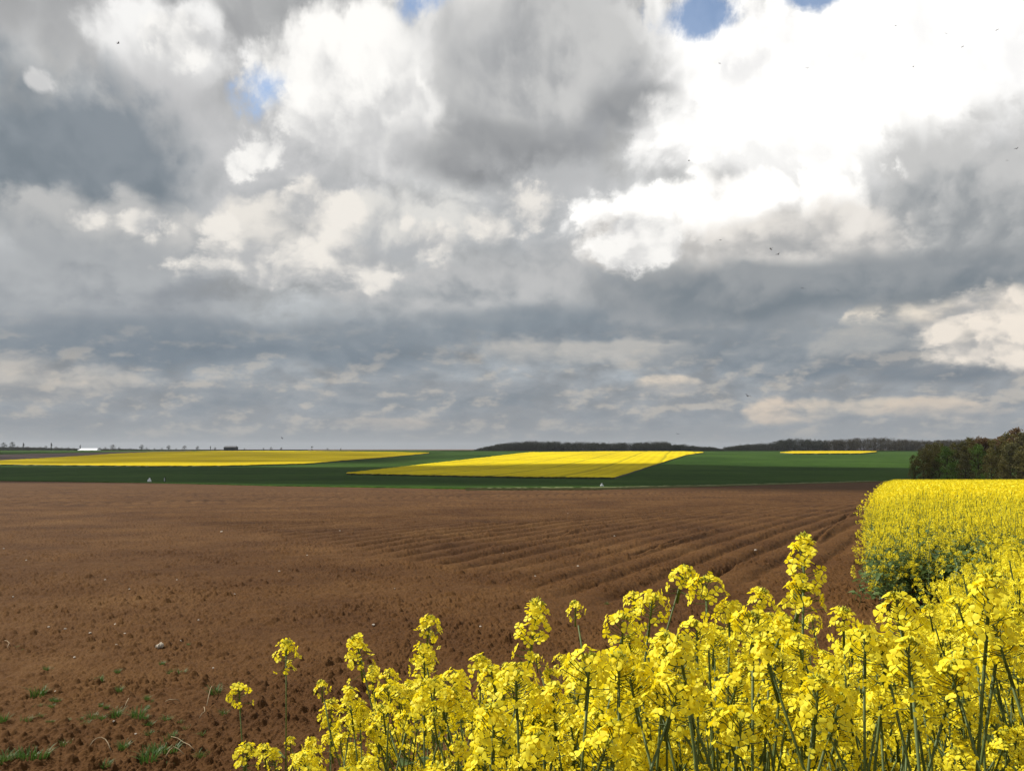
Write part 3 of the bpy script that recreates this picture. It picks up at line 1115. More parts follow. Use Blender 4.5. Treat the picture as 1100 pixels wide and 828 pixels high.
# ------------------------------------------------------------------ birds
def bird_mesh(flap, seed):
    rng = random.Random(seed)
    m = MB()
    n = 8
    prof = [(-.5, .005, 0), (-.36, .03, .005), (-.2, .06, 0), (0, .085, -.005), (.2, .075, 0), (.32, .05, .012), (.40, .048, .016), (.46, .03, .015), (.52, .004, .01)]
    vs, fs = [], []
    for x, r, dz in prof:
        for k in range(n):
            a = 6.283 * k / n
            vs.append((r * math.cos(a), x, r * math.sin(a) * .9 + dz))
    for j in range(len(prof) - 1):
        for k in range(n):
            k2 = (k + 1) % n
            fs.append((j * n + k, j * n + k2, (j + 1) * n + k2, (j + 1) * n + k))
    m.add([Vector(v) for v in vs], fs)
    for s in (-1, 1):                      # wings with a bend at the wrist, and the tail fork
        st = [(.05, .20, -.10, 0), (.30, .24, -.12, .55), (.55, .16, -.12, .75), (.85, -.06, -.20, .55), (1.05, -.30, -.33, .25)]
        v, f = [], []
        for x, ya, yb, z in st:
            zz = z * flap * .6
            v += [Vector((s * x, ya, zz + .012)), Vector((s * x, yb, zz + .01)), Vector((s * x, yb, zz - .006)), Vector((s * x, ya, zz - .012))]
        for j in range(len(st) - 1):
            for k in range(4):
                k2 = (k + 1) % 4
                f.append((4 * j + k, 4 * j + 4 + k, 4 * j + 4 + k2, 4 * j + k2))
        f += [(0, 1, 2, 3), tuple(range(4 * len(st) - 1, 4 * len(st) - 5, -1))]
        m.add(v, f)
        m.add([Vector((0, -.4, .008)), Vector((s * .07, -.42, .008)), Vector((s * .13, -.78, .01)), Vector((s * .02, -.56, .008)),
               Vector((0, -.4, -.004)), Vector((s * .07, -.42, -.004)), Vector((s * .13, -.78, -.002)), Vector((s * .02, -.56, -.004))],
              [(0, 1, 2, 3), (7, 6, 5, 4), (0, 4, 5, 1), (1, 5, 6, 2), (2, 6, 7, 3), (3, 7, 4, 0)])
    return m.mesh('bird', [M_BIRD], True)


BM = [bird_mesh(f, i) for i, f in enumerate((.9, .2, -.6))]
BIRDS = [(740, 173, 3.2, 'lone swallow beside the left edge of the bright white cloud mass'),
         (774, 258, 5, 'dark bird over the front of the bright right cumulus, left of the pair'),
         (828, 267, 5, 'upper bird of the close pair before the right cumulus'),
         (836, 273.5, 5, 'lower bird of the close pair before the right cumulus'),
         (862, 309.5, 5, 'left bird of two against the dark band under the right cumulus'),
         (900, 311.5, 4, 'right bird of two against the dark band under the right cumulus'),
         (803, 425.5, 6.5, 'largest dark bird low above the puffy horizon clouds'),
         (728, 466, 3.6, 'tiny bird just above the right end of the dark wood'),
         (303, 470, 4, 'bird low in the grey sky above the left yellow field'),
         (335, 480.5, 4, 'bird skimming the horizon above the tip of the left yellow field'),
         (127, 46.5, 5, 'bird beside the white patch of cloud high on the left'),
         (773, 68, 3.4, 'bird in the white cloud below the largest blue gap'),
         (867, 73.5, 3, 'faint bird in the middle of the white cloud mass'),
         (962, 28, 3.4, 'highest bird of the loose group in the white cloud at the top right'),
         (981, 71.5, 2.6, 'lowest bird of the loose group in the white cloud at the top right'),
         (1016, 36.5, 3, 'middle bird of the loose group in the white cloud at the top right'),
         (1034, 50.5, 3.4, 'bird low in the middle of the loose group, right of its centre, top right'),
         (1071, 32, 2.6, 'rightmost bird of the loose group in the white cloud at the top right'),
         (1092, 160, 4, 'upper bird of two against the grey cloud at the right edge'),
         (1082, 172.5, 4, 'lower bird of two against the grey cloud at the right edge')]
for i, (px, py, w, lab) in enumerate(BIRDS):
    Y = 62 + 13 * rng.random()
    p = at(px, py, Y)
    s = max(w, 3.6) / F * Y / 1.6
    o = obj('bird', BM[i % 3], None, p)
    o.rotation_euler = (rng.uniform(-.3, .3), rng.uniform(-.6, .6), rng.uniform(-2.2, 2.2))
    o.scale = (s, s, s)
    tag(o, lab, 'bird', 'birds in the sky')


# ------------------------------------------------------------------ things lying and growing on the soil
def lump_mesh(name, seed, mat, amp=.25, elong=(1, .75, .6), sub=3):
    import bmesh
    bm = bmesh.new()
    bmesh.ops.create_icosphere(bm, subdivisions=sub, radius=.5)
    rng = random.Random(seed)
    o = [rng.uniform(0, 50) for _ in range(3)]
    for v in bm.verts:
        c = v.co
        n = float(fbm(np.array([c.x * 2 + o[0] + c.z]), np.array([c.y * 2 + o[1] - c.z * .7]), 3, seed)[0])
        c *= 1 + amp * n
        v.co = Vector((c.x * elong[0], c.y * elong[1], c.z * elong[2]))
    me = bpy.data.meshes.new(name)
    bm.to_mesh(me)
    bm.free()
    me.materials.append(mat)
    return me


def stone(px, py, w, me, label, group=None, name='stone', rz=0, tilt=0):
    x, y = on_ground(px, py)
    z = height_at(x, y)
    s = w / F * y
    o = obj(name, me, None, (x, y, z + .14 * s))
    o.rotation_euler = (0, tilt, rz)
    o.scale = (s, s, s)
    tag(o, label, 'stone', group)


big = lump_mesh('stone', 3, M_CHALK, .45, (.75, .7, 1.0))
stone(171, 694, 8.5, big, 'large pale flint stone lying alone on the brown soil', None, 'stone', .6, .5)
PM = [lump_mesh('pebble', 10 + k, M_PEBBLE, .4, (1, .8, .55), 2) for k in range(4)]
PEB = [(52, 674, 3.5), (70, 674, 3), (97, 679, 3), (124, 671, 3.2), (134, 680, 2.6), (194, 689, 2.6), (80, 706, 3.2), (125, 694, 2.6), (229, 718, 2.4), (113, 622, 2.6), (139, 634, 2.2),
       (238, 572, 3), (401, 673, 3.6), (516, 676, 3), (621, 609, 2.8), (540, 595, 2.4), (812, 593, 3.2), (870, 602, 2.4), (300, 614, 2.4), (4, 590, 2.4), (28, 603, 2), (190, 623, 2),
       (365, 571, 2), (556, 568, 2.2), (610, 552, 2.2), (462, 641, 2.2), (1060 - 340, 655, 2.6), (345, 655, 2.4), (424, 634, 2), (60, 744, 3), (146, 790, 3.6), (122, 780, 3),
       (14, 642, 2.2), (252, 640, 2), (213, 668, 2.4), (575, 620, 2.2), (660, 575, 2), (330, 596, 2)]
for i, (px, py, w) in enumerate(PEB):
    stone(px, py, w, PM[i % 4], 'tiny pale pebble lying on the brown soil', 'pale pebbles scattered on the soil', 'pebble', rng.uniform(0, 6))


def tuft_mesh(seed, n, h, spread, flat=1.0):
    rng = random.Random(seed)
    m = MB()
    for _ in range(n):
        a = rng.uniform(0, 6.28)
        r = spread * math.sqrt(rng.random())
        b = Vector((r * math.cos(a), r * math.sin(a) * flat, -.012))
        d = Vector((math.cos(a + rng.gauss(0, .7)), math.sin(a + rng.gauss(0, .7)), 0))
        ln = h * rng.uniform(.5, 1.15)
        bend = rng.uniform(.25, 1.1)
        w = .0032 * rng.uniform(.7, 1.4)
        sd = Vector((-d.y, d.x, 0)) * w
        vs = []
        for t in (0, .4, .75, 1):
            p = b + d * (ln * bend * t * t * .8) + Vector((0, 0, ln * (t - .35 * bend * t * t)))
            k = (1 - t) ** .6
            vs += [p - sd * k, p + sd * k]
        m.add(vs, [(0, 1, 3, 2), (2, 3, 5, 4), (4, 5, 7, 6)])
    return m.mesh('grass_tuft', [M_GRASS])


TM = [tuft_mesh(1, 90, .13, .06), tuft_mesh(2, 60, .10, .045), tuft_mesh(3, 110, .085, .11, .5), tuft_mesh(4, 45, .09, .06)]
TUFTS = [(41, 746, 1.35, 0, 'bright green grass tuft, the biggest on the left of the soil'), (107, 733, 1.0, 1, 'green grass tuft right of the biggest left tuft'),
         (128, 744, .8, 1, 'small round grass tuft beside the dark clod'), (189, 721, 1.05, 2, 'wide low grass patch below the large pale stone'),
         (231, 745, 1.1, 0, 'dark green weed tuft left of the first rape heads'), (49, 719, .7, 1, 'small tuft just above the biggest left tuft'),
         (19, 693, .6, 3, 'faint dry tuft at the left edge of the soil'), (99, 772, .95, 3, 'thin tuft below the green pair of tufts'),
         (124, 770, 1.05, 0, 'tuft in the middle of the lower row on the left soil'), (148, 772, 1.15, 0, 'dense tuft at the right of the lower row on the left soil'),
         (162, 755, .55, 3, 'small faint tuft between stones and lower row'), (183, 796, 1.0, 3, 'tuft above the big weedy patch near the bottom'),
         (160, 818, 1.35, 0, 'large weedy grass patch at the bottom of the picture'), (174, 808, 1.3, 2, 'upper right side of the weedy grass patch at the bottom'),
         (132, 804, 1.0, 1, 'tuft left of the weedy patch at the bottom'), (32, 815, 1.5, 2, 'yellowish grass patch at the bottom left'),
         (4, 776, 1.0, 1, 'tuft at the very left edge of the picture'), (28, 775, .9, 3, 'loose tuft near the left edge'), (4, 820, 1.2, 0, 'tuft in the bottom left corner'),
         (652, 648, .8, 3, 'faint tuft in the middle of the soil above the rape'), (240, 768, .8, 3, 'thin tuft beside the first rape stem'),
         (215, 815, .9, 3, 'low tuft at the bottom beside the rape plants'), (70, 800, .8, 3, 'sparse tuft in the lower left soil'), (200, 780, .6, 3, 'sparse tuft left of the rape stems')]
for px, py, s, k, lab in TUFTS:
    x, y = on_ground(px, py)
    o = obj('grass_tuft', TM[k], None, (x, y, height_at(x, y)))
    o.rotation_euler = (0, 0, rng.uniform(0, 6.28) if k != 2 else .15)
    s *= .62
    o.scale = (s, s, s)
    tag(o, lab, 'grass', 'grass tufts on the soil')


for i in range(30):
    px, py = rng.uniform(0, 235), rng.uniform(745, 828)
    if rng.random() < .25:
        px, py = rng.uniform(0, 230), rng.uniform(690, 745)
    x, y = on_ground(px, py)
    s = rng.uniform(.16, .4)
    o = obj('grass_seedling', TM[i % 4], None, (x, y, height_at(x, y)))
    o.rotation_euler = (0, 0, rng.uniform(0, 6.28))
    o.scale = (s * 1.3, s * 1.3, s)
    tag(o, 'tiny green grass seedling sprouting between the clods at the lower left', 'grass', 'grass seedlings on the soil')


def straw(pts, label):
    m = MB()
    P = []
    for px, py, up in pts:
        x, y = on_ground(px, py)
        P.append(Vector((x, y, height_at(x, y) + .012 + up)))
    Q = []
    for a, b in zip(P[:-1], P[1:]):
        Q += [a, a.lerp(b, .5) + Vector((0, 0, .008))]
    Q.append(P[-1])
    o0 = Q[0].copy()
    m.tube([q - o0 for q in Q], [.003] * len(Q), 5)
    o = obj('straw_stalk', m.mesh('straw_stalk', [M_STRAW], True), None, o0)
    tag(o, label, 'straw', 'dry stalks on the soil')


straw([(96, 804, 0), (104, 800, .03), (113, 801, .02), (119, 807, 0)], 'arched dry stalk at the bottom left')
straw([(133, 764, 0), (138, 758, .03)], 'short stalk in the lower row of tufts')
straw([(184, 796, 0), (197, 799, .01), (209, 805, 0)], 'pale stalk running right from the weedy patch')
straw([(198, 812, 0), (186, 809, .03), (178, 817, 0)], 'bent stalk over the weedy patch')
straw([(222, 760, 0), (226, 748, .05), (229, 744, .02)], 'upright dry stalk by the dark weed')
straw([(214, 772, 0), (220, 770, .03), (219, 764, .02)], 'white curled stalk below the dark weed')
straw([(5, 689, 0), (10, 692, .02), (8, 696, 0)], 'curled dry stalk at the left edge')
straw([(178, 755, 0), (186, 757, .01), (193, 756, 0)], 'pale broken stalk right of the dark clod')
# ------------------------------------------------------------------ rapeseed plants
def flower(mb, rng, p, nrm, size, mi=0):
    n = nrm.normalized()
    a = n.orthogonal().normalized()
    a = Matrix.Rotation(rng.uniform(0, 6.28), 3, n) @ a
    for k in range(4):
        d = Matrix.Rotation(k * math.pi / 2 + rng.uniform(-.22, .22), 3, n) @ a
        s = n.cross(d)
        L = size * rng.uniform(.42, .55)
        w = L * rng.uniform(.40, .52)
        lift, drop = rng.uniform(.10, .4) * L, rng.uniform(-.25, .22) * L
        b = p + d * (.06 * L)
        m = p + d * (.52 * L) + n * lift
        t = p + d * L + n * (lift + drop)
        u = p + d * (.84 * L) + n * (lift + drop * .6)
        mb.add([b, m + s * w * .8, u + s * w, t + s * w * .45, t - s * w * .45, u - s * w, m - s * w * .8],
               [(0, 6, 1), (1, 6, 5, 2), (2, 5, 4, 3)], mi)


def bud(mb, p, d, L, w, mi=1):
    d = d.normalized()
    a = d.orthogonal().normalized()
    b = d.cross(a)
    c = p + d * L * .5
    mb.add([p, c + a * w, c + b * w, c - a * w, c - b * w, p + d * L],
           [(0, 2, 1), (0, 3, 2), (0, 4, 3), (0, 1, 4), (5, 1, 2), (5, 2, 3), (5, 3, 4), (5, 4, 1)], mi)


def head_mesh(seed, n_open, length, rad, n_bud=16, old=3):
    """a raceme: buds at the apex (origin), open flowers in a dome below it"""
    rng = random.Random(seed)
    mb = MB()
    mb.tube([(0, 0, -length - .035), (.001, 0, -length * .5), (0, 0, -.004)], [.0021, .0018, .0011], 5, 2)
    for i in range(n_bud):
        a = i * 2.4
        q = math.sqrt((i + .3) / n_bud)
        d = Vector((math.cos(a) * q, math.sin(a) * q, 1.15 - .75 * q))
        p = Vector((0, 0, -.006)) + d * .0072
        bud(mb, p, d, .0075 * rng.uniform(.8, 1.2), .0017)
    for i in range(n_open + old):
        t = (i + rng.uniform(0, .9)) / n_open
        a = i * 2.39996 + rng.uniform(-.8, .8)
        tt = min(t, 1.25)
        if i >= n_open:
            tt = rng.uniform(1.05, 1.55)
        out = rad * (.50 + .50 * math.sin(min(tt, 1) * 1.7)) * rng.uniform(.66, 1.15)
        up = .95 - 1.0 * tt
        base = Vector((0, 0, -.008 - length * tt * .92))
        d = Vector((math.cos(a), math.sin(a), up + .25)).normalized()
        p = base + d * out
        mb.tube([base, base.lerp(p, .6) + Vector((0, 0, -.0015)), p], [.0007, .0006, .0007], 3, 2, False)
        nr = Vector((math.cos(a), math.sin(a), up * 1.1 + .35)) + Vector((rng.gauss(0, .34), rng.gauss(0, .34), rng.gauss(0, .34)))
        flower(mb, rng, p, nr, rng.uniform(.0150, .0190) if tt < 1.05 else rng.uniform(.012, .0165))
    return mb.mesh('flower_head', [M_PETAL, M_BUD, M_STEM], True)


HEADS = [head_mesh(100 + k, n, L, r, 24, o) for k, (n, L, r, o) in enumerate(
    [(23, .036, .027, 5), (18, .024, .026, 4), (27, .050, .027, 6), (15, .020, .024, 4), (33, .066, .026, 7), (21, .028, .031, 5), (11, .016, .02, 3)])]


def leaf_blade(mb, rng, base, d, L, W, droop, mi=0):
    d = Vector((d.x, d.y, 0)).normalized()
    s = Vector((-d.y, d.x, 0))
    up0 = rng.uniform(.25, .9)
    rows = []
    prof = [(0, .12), (.15, .22), (.4, .8), (.62, 1.0), (.82, .7), (1, .06)]
    tw = rng.uniform(-.35, .35)
    for t, w in prof:
        c = base + d * (L * t * (1 - .18 * up0)) + Vector((0, 0, L * (up0 * t - droop * t * t)))
        wob = W * w * (1 + rng.uniform(-.18, .18))
        sd = (s + Vector((0, 0, tw))).normalized()
        rows.append([c - sd * wob + Vector((0, 0, .22 * wob)), c, c + sd * wob + Vector((0, 0, .22 * wob))])
    vs = [p for r in rows for p in r]
    fs = []
    for j in range(len(rows) - 1):
        for k in range(2):
            fs.append((3 * j + k, 3 * j + k + 1, 3 * j + 4 + k, 3 * j + 3 + k))
    mb.add(vs, fs, mi)


def bez(a, b, c, n):
    return [a * (1 - t) ** 2 + b * (2 * t * (1 - t)) + c * t * t for t in [i / n for i in range(n + 1)]]


def layout(seed, H=1.3, nb=6, spread=.14, low=.30, bare=False):
    """main stem and branches of one plant: list of (points, radii), list of (tip, axis, size), leaf seats"""
    rng = random.Random(seed)
    lean = Vector((rng.uniform(-.10, .10), rng.uniform(-.10, .10), 0))
    main = bez(Vector((0, 0, -.05)) - lean * 2, Vector((0, 0, H * .5)) - lean * 1.2, Vector((0, 0, H - .035)), 8)
    tubes = [(main, [.0033 - .0018 * (i / 8) for i in range(9)])]
    tips = [(main[-1], (main[-1] - main[-2]).normalized(), 1.0)]
    seats = []
    for k in range(nb):
        f = 1 - low * (k + .6 + rng.uniform(-.3, .3)) / nb - .05
        if bare:
            f -= .16
        zb = max(.25, H * f - .22)
        i = min(7, int(zb / H * 8))
        base = main[i].lerp(main[i + 1], min(1, max(0, zb / H * 8 - i)))
        a = k * 2.4 + rng.uniform(-.6, .6)
        out = spread * rng.uniform(.55, 1.25)
        z1 = H * f - .03
        tip = Vector((base.x + math.cos(a) * out, base.y + math.sin(a) * out, max(z1, base.z + .1)))
        ctrl = base.lerp(tip, .5) + Vector((math.cos(a), math.sin(a), 0)) * out * .28 - Vector((0, 0, .03))
        pts = bez(base, ctrl, tip, 5)
        tubes.append((pts, [.0024, .0021, .0019, .0017, .0015, .0013]))
        tips.append((tip, (pts[-1] - pts[-2]).normalized(), rng.uniform(.72, 1.0)))
        seats.append((base, Vector((math.cos(a), math.sin(a), 0)), rng.uniform(.05, .085)))
        if rng.random() < .45:
            b2 = pts[3]
            a2 = a + rng.choice((-1, 1)) * rng.uniform(.8, 1.6)
            t2 = b2 + Vector((math.cos(a2) * .05, math.sin(a2) * .05, rng.uniform(.05, .09)))
            p2 = bez(b2, b2.lerp(t2, .5) + Vector((math.cos(a2), math.sin(a2), 0)) * .012, t2, 3)
            tubes.append((p2, [.0015, .0014, .0013, .0012]))
            tips.append((t2, (p2[-1] - p2[-2]).normalized(), rng.uniform(.55, .8)))
    for k in range(14):
        z = H * rng.uniform(.15, .82)
        i = min(7, int(z / H * 8))
        a = rng.uniform(0, 6.28)
        seats.append((main[i].lerp(main[i + 1], z / H * 8 - i), Vector((math.cos(a), math.sin(a), 0)), rng.uniform(.10, .2) * (1.25 - z / H)))
    return tubes, tips, seats


def axis_rot(axis, spin):
    return axis.to_track_quat('Z', 'Y').to_matrix() @ Matrix.Rotation(spin, 3, 'Z')


PLANT = 'rapeseed_plant'
PROTO = []
for k in range(11):
    bare = k >= 8
    tubes, tips, seats = layout(500 + k, 1.3, 3 if bare else (8, 9, 7, 10)[k % 4], (.17, .21, .25, .19)[k % 4] if not bare else .11, .30 if not bare else .3, bare)
    rng = random.Random(900 + k)
    sm = MB()
    for pts, rad in tubes:
        sm.tube(pts, rad, 6 if pts is tubes[0][0] else 5)
    lf = MB()
    for b, d, L in seats:
        leaf_blade(lf, rng, b, d, L, L * rng.uniform(.16, .3), rng.uniform(.25, .9))
    hs = []
    for j, (tip, ax, s) in enumerate(tips):
        h = (rng.choice((0, 2, 4, 5)) if j == 0 else rng.choice((0, 1, 3, 5, 6, 1)))
        hs.append((h, tip + ax * .03, (ax + Vector((0, 0, .6))).normalized(), s, rng.uniform(0, 6.28)))
    PROTO.append((sm.mesh('stem', [M_STEM], True), lf.mesh('foliage', [M_LEAF], True), hs))


def plant(k, x, y, top, label, group, rz, head=None, widen=1.0, tilt=(0, 0)):
    h = top - float(zg(y))
    x, y = x - math.sin(tilt[1]) * h, y + math.sin(tilt[0]) * h
    z0 = float(zg(y)) - .02
    s = (top - z0) / 1.3 / (math.cos(tilt[0]) * math.cos(tilt[1]))
    st, fo, hs = PROTO[k]
    r = link(bpy.data.objects.new(PLANT, None))
    r.empty_display_size = .1
    r.location = (x, y, z0)
    r.rotation_mode = 'ZYX'
    r.rotation_euler = (tilt[0], tilt[1], rz)
    r.scale = (s, s, s)
    tag(r, label, 'rapeseed plant', group)
    obj('stem', st, r)
    obj('foliage', fo, r)
    for j, (h, p, ax, sc, spin) in enumerate(hs):
        o = obj('flower_head', HEADS[head if (j == 0 and head is not None) else h], r)
        q = sc / s * (widen if j == 0 else 1.0)
        o.matrix_local = Matrix.Translation(p) @ axis_rot(ax, spin).to_4x4() @ Matrix.Scale(q, 4)
    return r


rng = random.Random(77)
GR = 'rapeseed plants in the near stand'
# the plants whose heads stand out: (px, py of the top, depth, prototype, head, rotation, label)
HEROES = [
    (257, 735, 2.15, 8, 3, .4, 'short rapeseed plant at the left end of the near stand, low beside the soil'),
    (264, 800, 1.95, 9, 1, 2.0, 'lowest left rapeseed plant, its head just above the bottom edge of the picture'),
    (308, 688, 2.2, 9, 0, 1.2, 'lone slender rapeseed plant standing clear of the others against the soil on the left'),
    (386, 682, 2.05, 0, 2, 2.2, 'second tall rapeseed plant from the left, narrow head above a broad yellow cluster'),
    (461, 661, 2.1, 1, 0, 4.0, 'third tall rapeseed plant from the left, head stacked above a second cluster'),
    (458, 700, 1.9, 2, 4, 5.2, 'rapeseed plant whose broad cluster sits directly under the third tall head from the left'),
    (516, 703, 1.75, 3, 3, .9, 'rapeseed plant with a small drooping head left of the tall conical raceme'),
    (574, 643, 1.55, 1, 4, 3.1, 'rapeseed plant with a tall conical raceme standing alone in the middle of the stand'),
    (667, 660, 1.5, 2, 5, 1.7, 'rapeseed plant with a broad flat head left of the three staggered heads'),
    (699, 638, 1.62, 8, 5, 3.9, 'lowest left of the three staggered rapeseed heads right of the centre'),
    (730, 607, 1.7, 9, 1, 5.0, 'topmost of the three staggered rapeseed heads right of the centre'),
    (758, 620, 1.6, 8, 5, .2, 'right one of the three staggered rapeseed heads, loose flowers hanging below it'),
    (784, 648, 1.6, 2, 5, 2.9, 'rapeseed plant just below and right of the three staggered heads'),
    (816, 632, 1.72, 10, 1, 4.4, 'rapeseed plant with a neat round head left of the tallest plant'),
    (863, 573, 1.45, 10, 4, 1.0, 'tallest rapeseed plant, thin leaning stem rising well above all the others'),
    (857, 626, 1.45, 3, 5, 2.5, 'rapeseed plant with a broad head directly below the tallest one'),
    (906, 652, 1.6, 1, 1, 3.3, 'rapeseed plant between the tallest one and the big domed raceme'),
    (968, 636, 1.25, 10, 2, 5.5, 'rapeseed plant with a big domed raceme in front of the gap before the block'),
    (1062, 611, 1.12, 3, 4, .7, 'rapeseed plant with the largest raceme, near the right edge'),
]
for px, py, Y, k, h, rz, lab in HEROES:
    p = at(px, py, Y)
    plant(k, p.x, Y, p.z, lab, GR, rz, h, 1.12, (rng.gauss(0, .06), rng.gauss(0, .11)))

OUT_PX = [238, 262, 300, 350, 400, 440, 480, 520, 560, 620, 680, 730, 800, 850, 905, 960, 1010, 1050, 1100, 1250]
OUT_PY = [815, 790, 765, 735, 722, 715, 722, 712, 706, 700, 682, 668, 655, 648, 668, 676, 652, 632, 612, 590]
made = 0
tries = 0
while made < 255 and tries < 20000:
    tries += 1
    px = 240 + 930 * rng.random() ** .85
    if px < 340 and rng.random() < .5:
        continue
    Y = 1.05 + 2.3 * rng.random() ** 1.25
    if px < 520 and not 1.55 < Y < 2.5:
        continue
    edge = np.interp(px, OUT_PX, OUT_PY)
    py = edge + abs(rng.gauss(0, 1)) * 62 + 2
    p = at(px, py, Y)
    if not (.72 < p.z < 1.56) or py > 900:
        continue
    if p.z < .95 and px > 560 and rng.random() < .6:
        continue
    plant(rng.randrange(8), p.x, Y, p.z, 'yellow flowering rapeseed plant in the dense body of the near stand', GR, rng.uniform(0, 6.28), None, 1.0, (max(-.2, min(.2, rng.gauss(0, .13))), max(-.24, min(.24, rng.gauss(0, .19)))))
    made += 1
print('plants', made, tries)


# the rest of the crop: one mass
def stuff_plant(seed, lod):
    rng = random.Random(seed)
    H = 1.08
    tubes, tips, seats = layout(seed, H, 11 if lod == 1 else 8, .2, .58 if lod == 1 else .3)
    mb = MB()
    for i, (pts, rad) in enumerate(tubes):
        if lod == 1:
            mb.tube(pts[::2] + ([pts[-1]] if len(pts) % 2 == 0 else []), (.0032 if i == 0 else .0016), 3, 2, False)
    for tip, ax, s in tips:
        n = (17 if lod == 1 else 8)
        for q in range(n):
            t = rng.random()
            a = rng.uniform(0, 6.28)
            d = Vector((math.cos(a), math.sin(a), .9 - 1.1 * t)).normalized()
            p = tip + ax * (.02 - .06 * t) + d * .024 * rng.uniform(.6, 1.15)
            if lod == 1:
                n_ = d + Vector((rng.gauss(0, .3), rng.gauss(0, .3), rng.gauss(0, .3)))
                n_.normalize()
                u = n_.orthogonal().normalized()
                u = Matrix.Rotation(rng.uniform(0, 6.28), 3, n_) @ u
                v = n_.cross(u)
                r = .0095 * rng.uniform(.85, 1.15)
                c = .35
                for (e, f) in ((u, v), (v, -u), (-u, -v), (-v, u)):
                    mb.add([p, p + e * r * .75 + f * r * c + n_ * .002, p + e * r * 1.05 + n_ * .001, p + e * r * .75 - f * r * c + n_ * .002], [(0, 3, 2, 1)], 0)
            else:
                crown_quads(mb, rng, p, (.012, .012, .010), 1, .034, 0)
    for b, d, L in seats:
        if lod == 1:
            leaf_blade(mb, rng, b, d, L * 1.1, L * .26, .6, 1)
        else:
            s = Vector((-d.y, d.x, 0)) * L * .3
            e = d * L + Vector((0, 0, rng.uniform(-.03, .06)))
            mb.add([b, b + e * .6 - s, b + e, b + e * .6 + s], [(0, 1, 2, 3)], 1)
    if lod == 1:
        for _ in range(12):
            a = rng.uniform(0, 6.28)
            d = Vector((math.cos(a), math.sin(a), 0))
            L = rng.uniform(.08, .17)
            leaf_blade(mb, rng, Vector((0, 0, H * rng.uniform(.08, .62))) + d * .02, d, L, L * .3, .7, 1)
    return bpy.data.objects.new('crop_plant', mb.mesh('crop_plant', [M_PETAL, M_LEAF, M_STEM]))


VARS = [stuff_plant(300 + k, 1) for k in range(4)] + [stuff_plant(340 + k, 2) for k in range(4)]
EDGE0 = np.array(on_ground(939, 652))
EDGE1 = np.array(at(956, 515, 112)[:2])


def left_edge(y):
    t = (y - EDGE0[1]) / (EDGE1[1] - EDGE0[1])
    return EDGE0[0] + t * (EDGE1[0] - EDGE0[0])


pts = []
rs = np.random.RandomState(4)


def sow(y0, y1, x0f, x1f, dens, far, hfun):
    y = y0
    while y < y1:
        dy = min(.25 + .01 * y, y1 - y + .01)
        a, b = x0f(y), x1f(y)
        n = rs.poisson(max(0, (b - a)) * dy * dens)
        xs = rs.uniform(a, b, n)
        ys = rs.uniform(y, y + dy, n)
        for x, yy in zip(xs, ys):
            h = hfun(x, yy)
            if h > .3:
                pts.append((x, yy, float(zg(yy)) - .03, h / 1.08, rs.uniform(0, 6.28), (4 if far else 0) + rs.randint(4), rs.normal(0, .13), rs.normal(0, .13)))
        y += dy


def px_x(px, y):
    return ray(px, 560)[0] * y


def block_h(x, y):
    e = max(0, min(1, (x - left_edge(y)) / .5))
    return (1.0 + .13 * rs.uniform(-1, 1)) * (.86 + .14 * e)


y0 = EDGE0[1]
sow(y0 - .2, 17, left_edge, lambda y: px_x(1240, y), 30, False, block_h)
sow(y0 - .7, y0 - .2, left_edge, lambda y: px_x(1240, y), 9, False, lambda x, y: block_h(x, y) * rs.uniform(.55, .95))
sow(y0, 19, lambda y: left_edge(y) - .08, left_edge, 4, False, lambda x, y: rs.uniform(.6, .98))
sow(17, 40, left_edge, lambda y: px_x(1220, y), 28, True, block_h)
sow(40, 112, left_edge, lambda y: px_x(1210, y), 16, True, block_h)


def band_h(x, y):
    """the strip that joins the near stand to the block on the right"""
    px = 550 + F * x / y
    edge = np.interp(px, [960, 985, 1005, 1030, 1060, 1100, 1250], [700, 668, 640, 612, 588, 568, 560]) + rs.exponential(14)
    return min(1.30, max(0, at(px, edge, y).z - zg(y)))


sow(2.7, y0 - .2, lambda y: px_x(978 + 12 * math.sin(y * 1.3), y), lambda y: px_x(1260, y), 34, False, band_h)
print('crop points', len(pts))
A = np.array(pts)
me = bpy.data.meshes.new('rapeseed_crop')
me.vertices.add(len(A))
me.vertices.foreach_set('co', A[:, :3].astype(np.float32).ravel())
for nm, c in (('size', 3), ('turn', 4), ('sort', 5), ('lean', 6), ('tilt', 7)):
    t = me.attributes.new(nm, 'FLOAT', 'POINT')
    t.data.foreach_set('value', A[:, c].astype(np.float32))
crop = obj('rapeseed_crop', me)
tag(crop, 'dense block of yellow flowering rape filling the right side of the field', 'crop', None, 'stuff')
ng = bpy.data.node_groups.new('sowing', 'GeometryNodeTree')
ng.interface.new_socket('Geometry', in_out='INPUT', socket_type='NodeSocketGeometry')
ng.interface.new_socket('Geometry', in_out='OUTPUT', socket_type='NodeSocketGeometry')
gi, go = ng.nodes.new('NodeGroupInput'), ng.nodes.new('NodeGroupOutput')
jn = ng.nodes.new('GeometryNodeJoinGeometry')


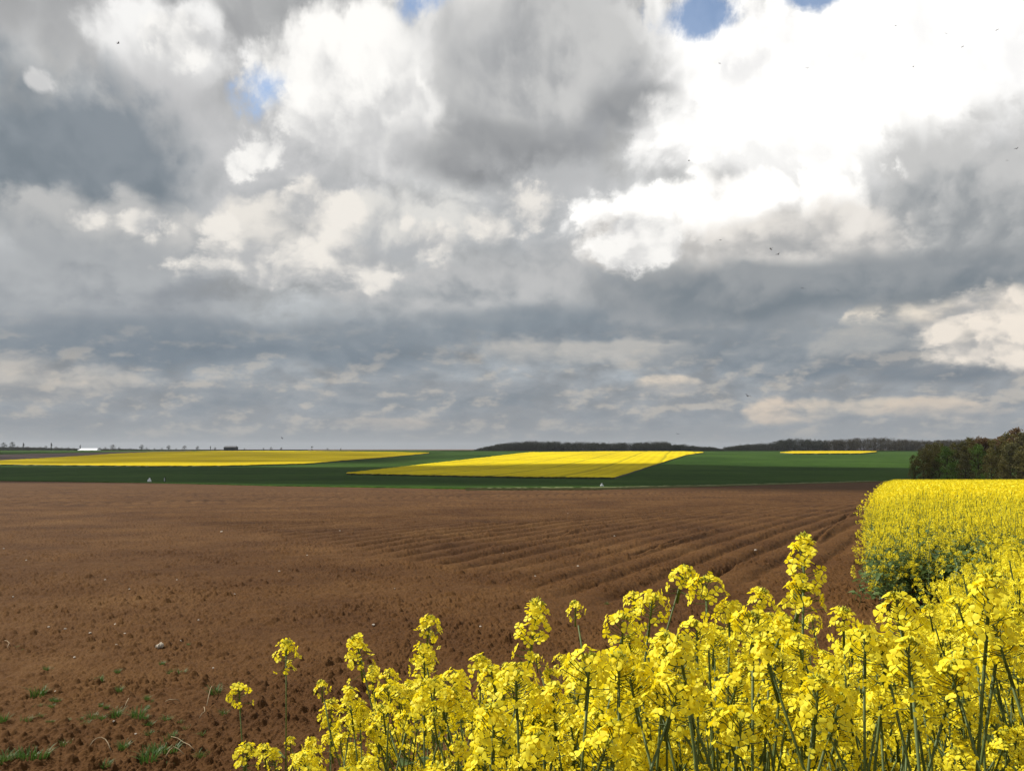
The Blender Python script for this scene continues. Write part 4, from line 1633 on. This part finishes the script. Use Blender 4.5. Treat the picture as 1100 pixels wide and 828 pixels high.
def attr(n):
    a = ng.nodes.new('GeometryNodeInputNamedAttribute')
    a.data_type = 'FLOAT'
    a.inputs['Name'].default_value = n
    return a.outputs['Attribute']


size, turn, sort = attr('size'), attr('turn'), attr('sort')
cx = ng.nodes.new('ShaderNodeCombineXYZ')
ng.links.new(turn, cx.inputs[2])
ng.links.new(attr('lean'), cx.inputs[0])
ng.links.new(attr('tilt'), cx.inputs[1])
for k, v in enumerate(VARS):
    oi = ng.nodes.new('GeometryNodeObjectInfo')
    oi.inputs['Object'].default_value = v
    oi.inputs['As Instance'].default_value = True
    cm = ng.nodes.new('FunctionNodeCompare')
    cm.data_type = 'FLOAT'
    cm.operation = 'EQUAL'
    ng.links.new(sort, cm.inputs[0])
    cm.inputs[1].default_value = k
    cm.inputs['Epsilon'].default_value = .1
    ip = ng.nodes.new('GeometryNodeInstanceOnPoints')
    ng.links.new(gi.outputs[0], ip.inputs['Points'])
    ng.links.new(cm.outputs[0], ip.inputs['Selection'])
    ng.links.new(oi.outputs['Geometry'], ip.inputs['Instance'])
    ng.links.new(cx.outputs[0], ip.inputs['Rotation'])
    ng.links.new(size, ip.inputs['Scale'])
    ng.links.new(ip.outputs[0], jn.inputs[0])
ng.links.new(jn.outputs[0], go.inputs[0])
md = crop.modifiers.new('sowing', 'NODES')
md.node_group = ng

# ------------------------------------------------------------------ the air over the plain
HAZE = 0.00005
if HAZE:
    mb = MB()
    mb.box((-7300, -7300, float(_gz.min()) - 1.5), (7300, 7300, 48))
    hm = bpy.data.materials.new('haze')
    hm.use_nodes = True
    nt = hm.node_tree
    nt.nodes.remove(nt.nodes['Principled BSDF'])
    pv = nt.nodes.new('ShaderNodeVolumePrincipled')
    pv.inputs['Color'].default_value = (.86, .90, .96, 1)
    pv.inputs['Density'].default_value = HAZE
    pv.inputs['Anisotropy'].default_value = .2
    nt.links.new(pv.outputs[0], nt.nodes['Material Output'].inputs['Volume'])
    tag(obj('haze', mb.mesh('haze', [hm])), 'thin pale haze over the plain', 'haze', None, 'stuff')
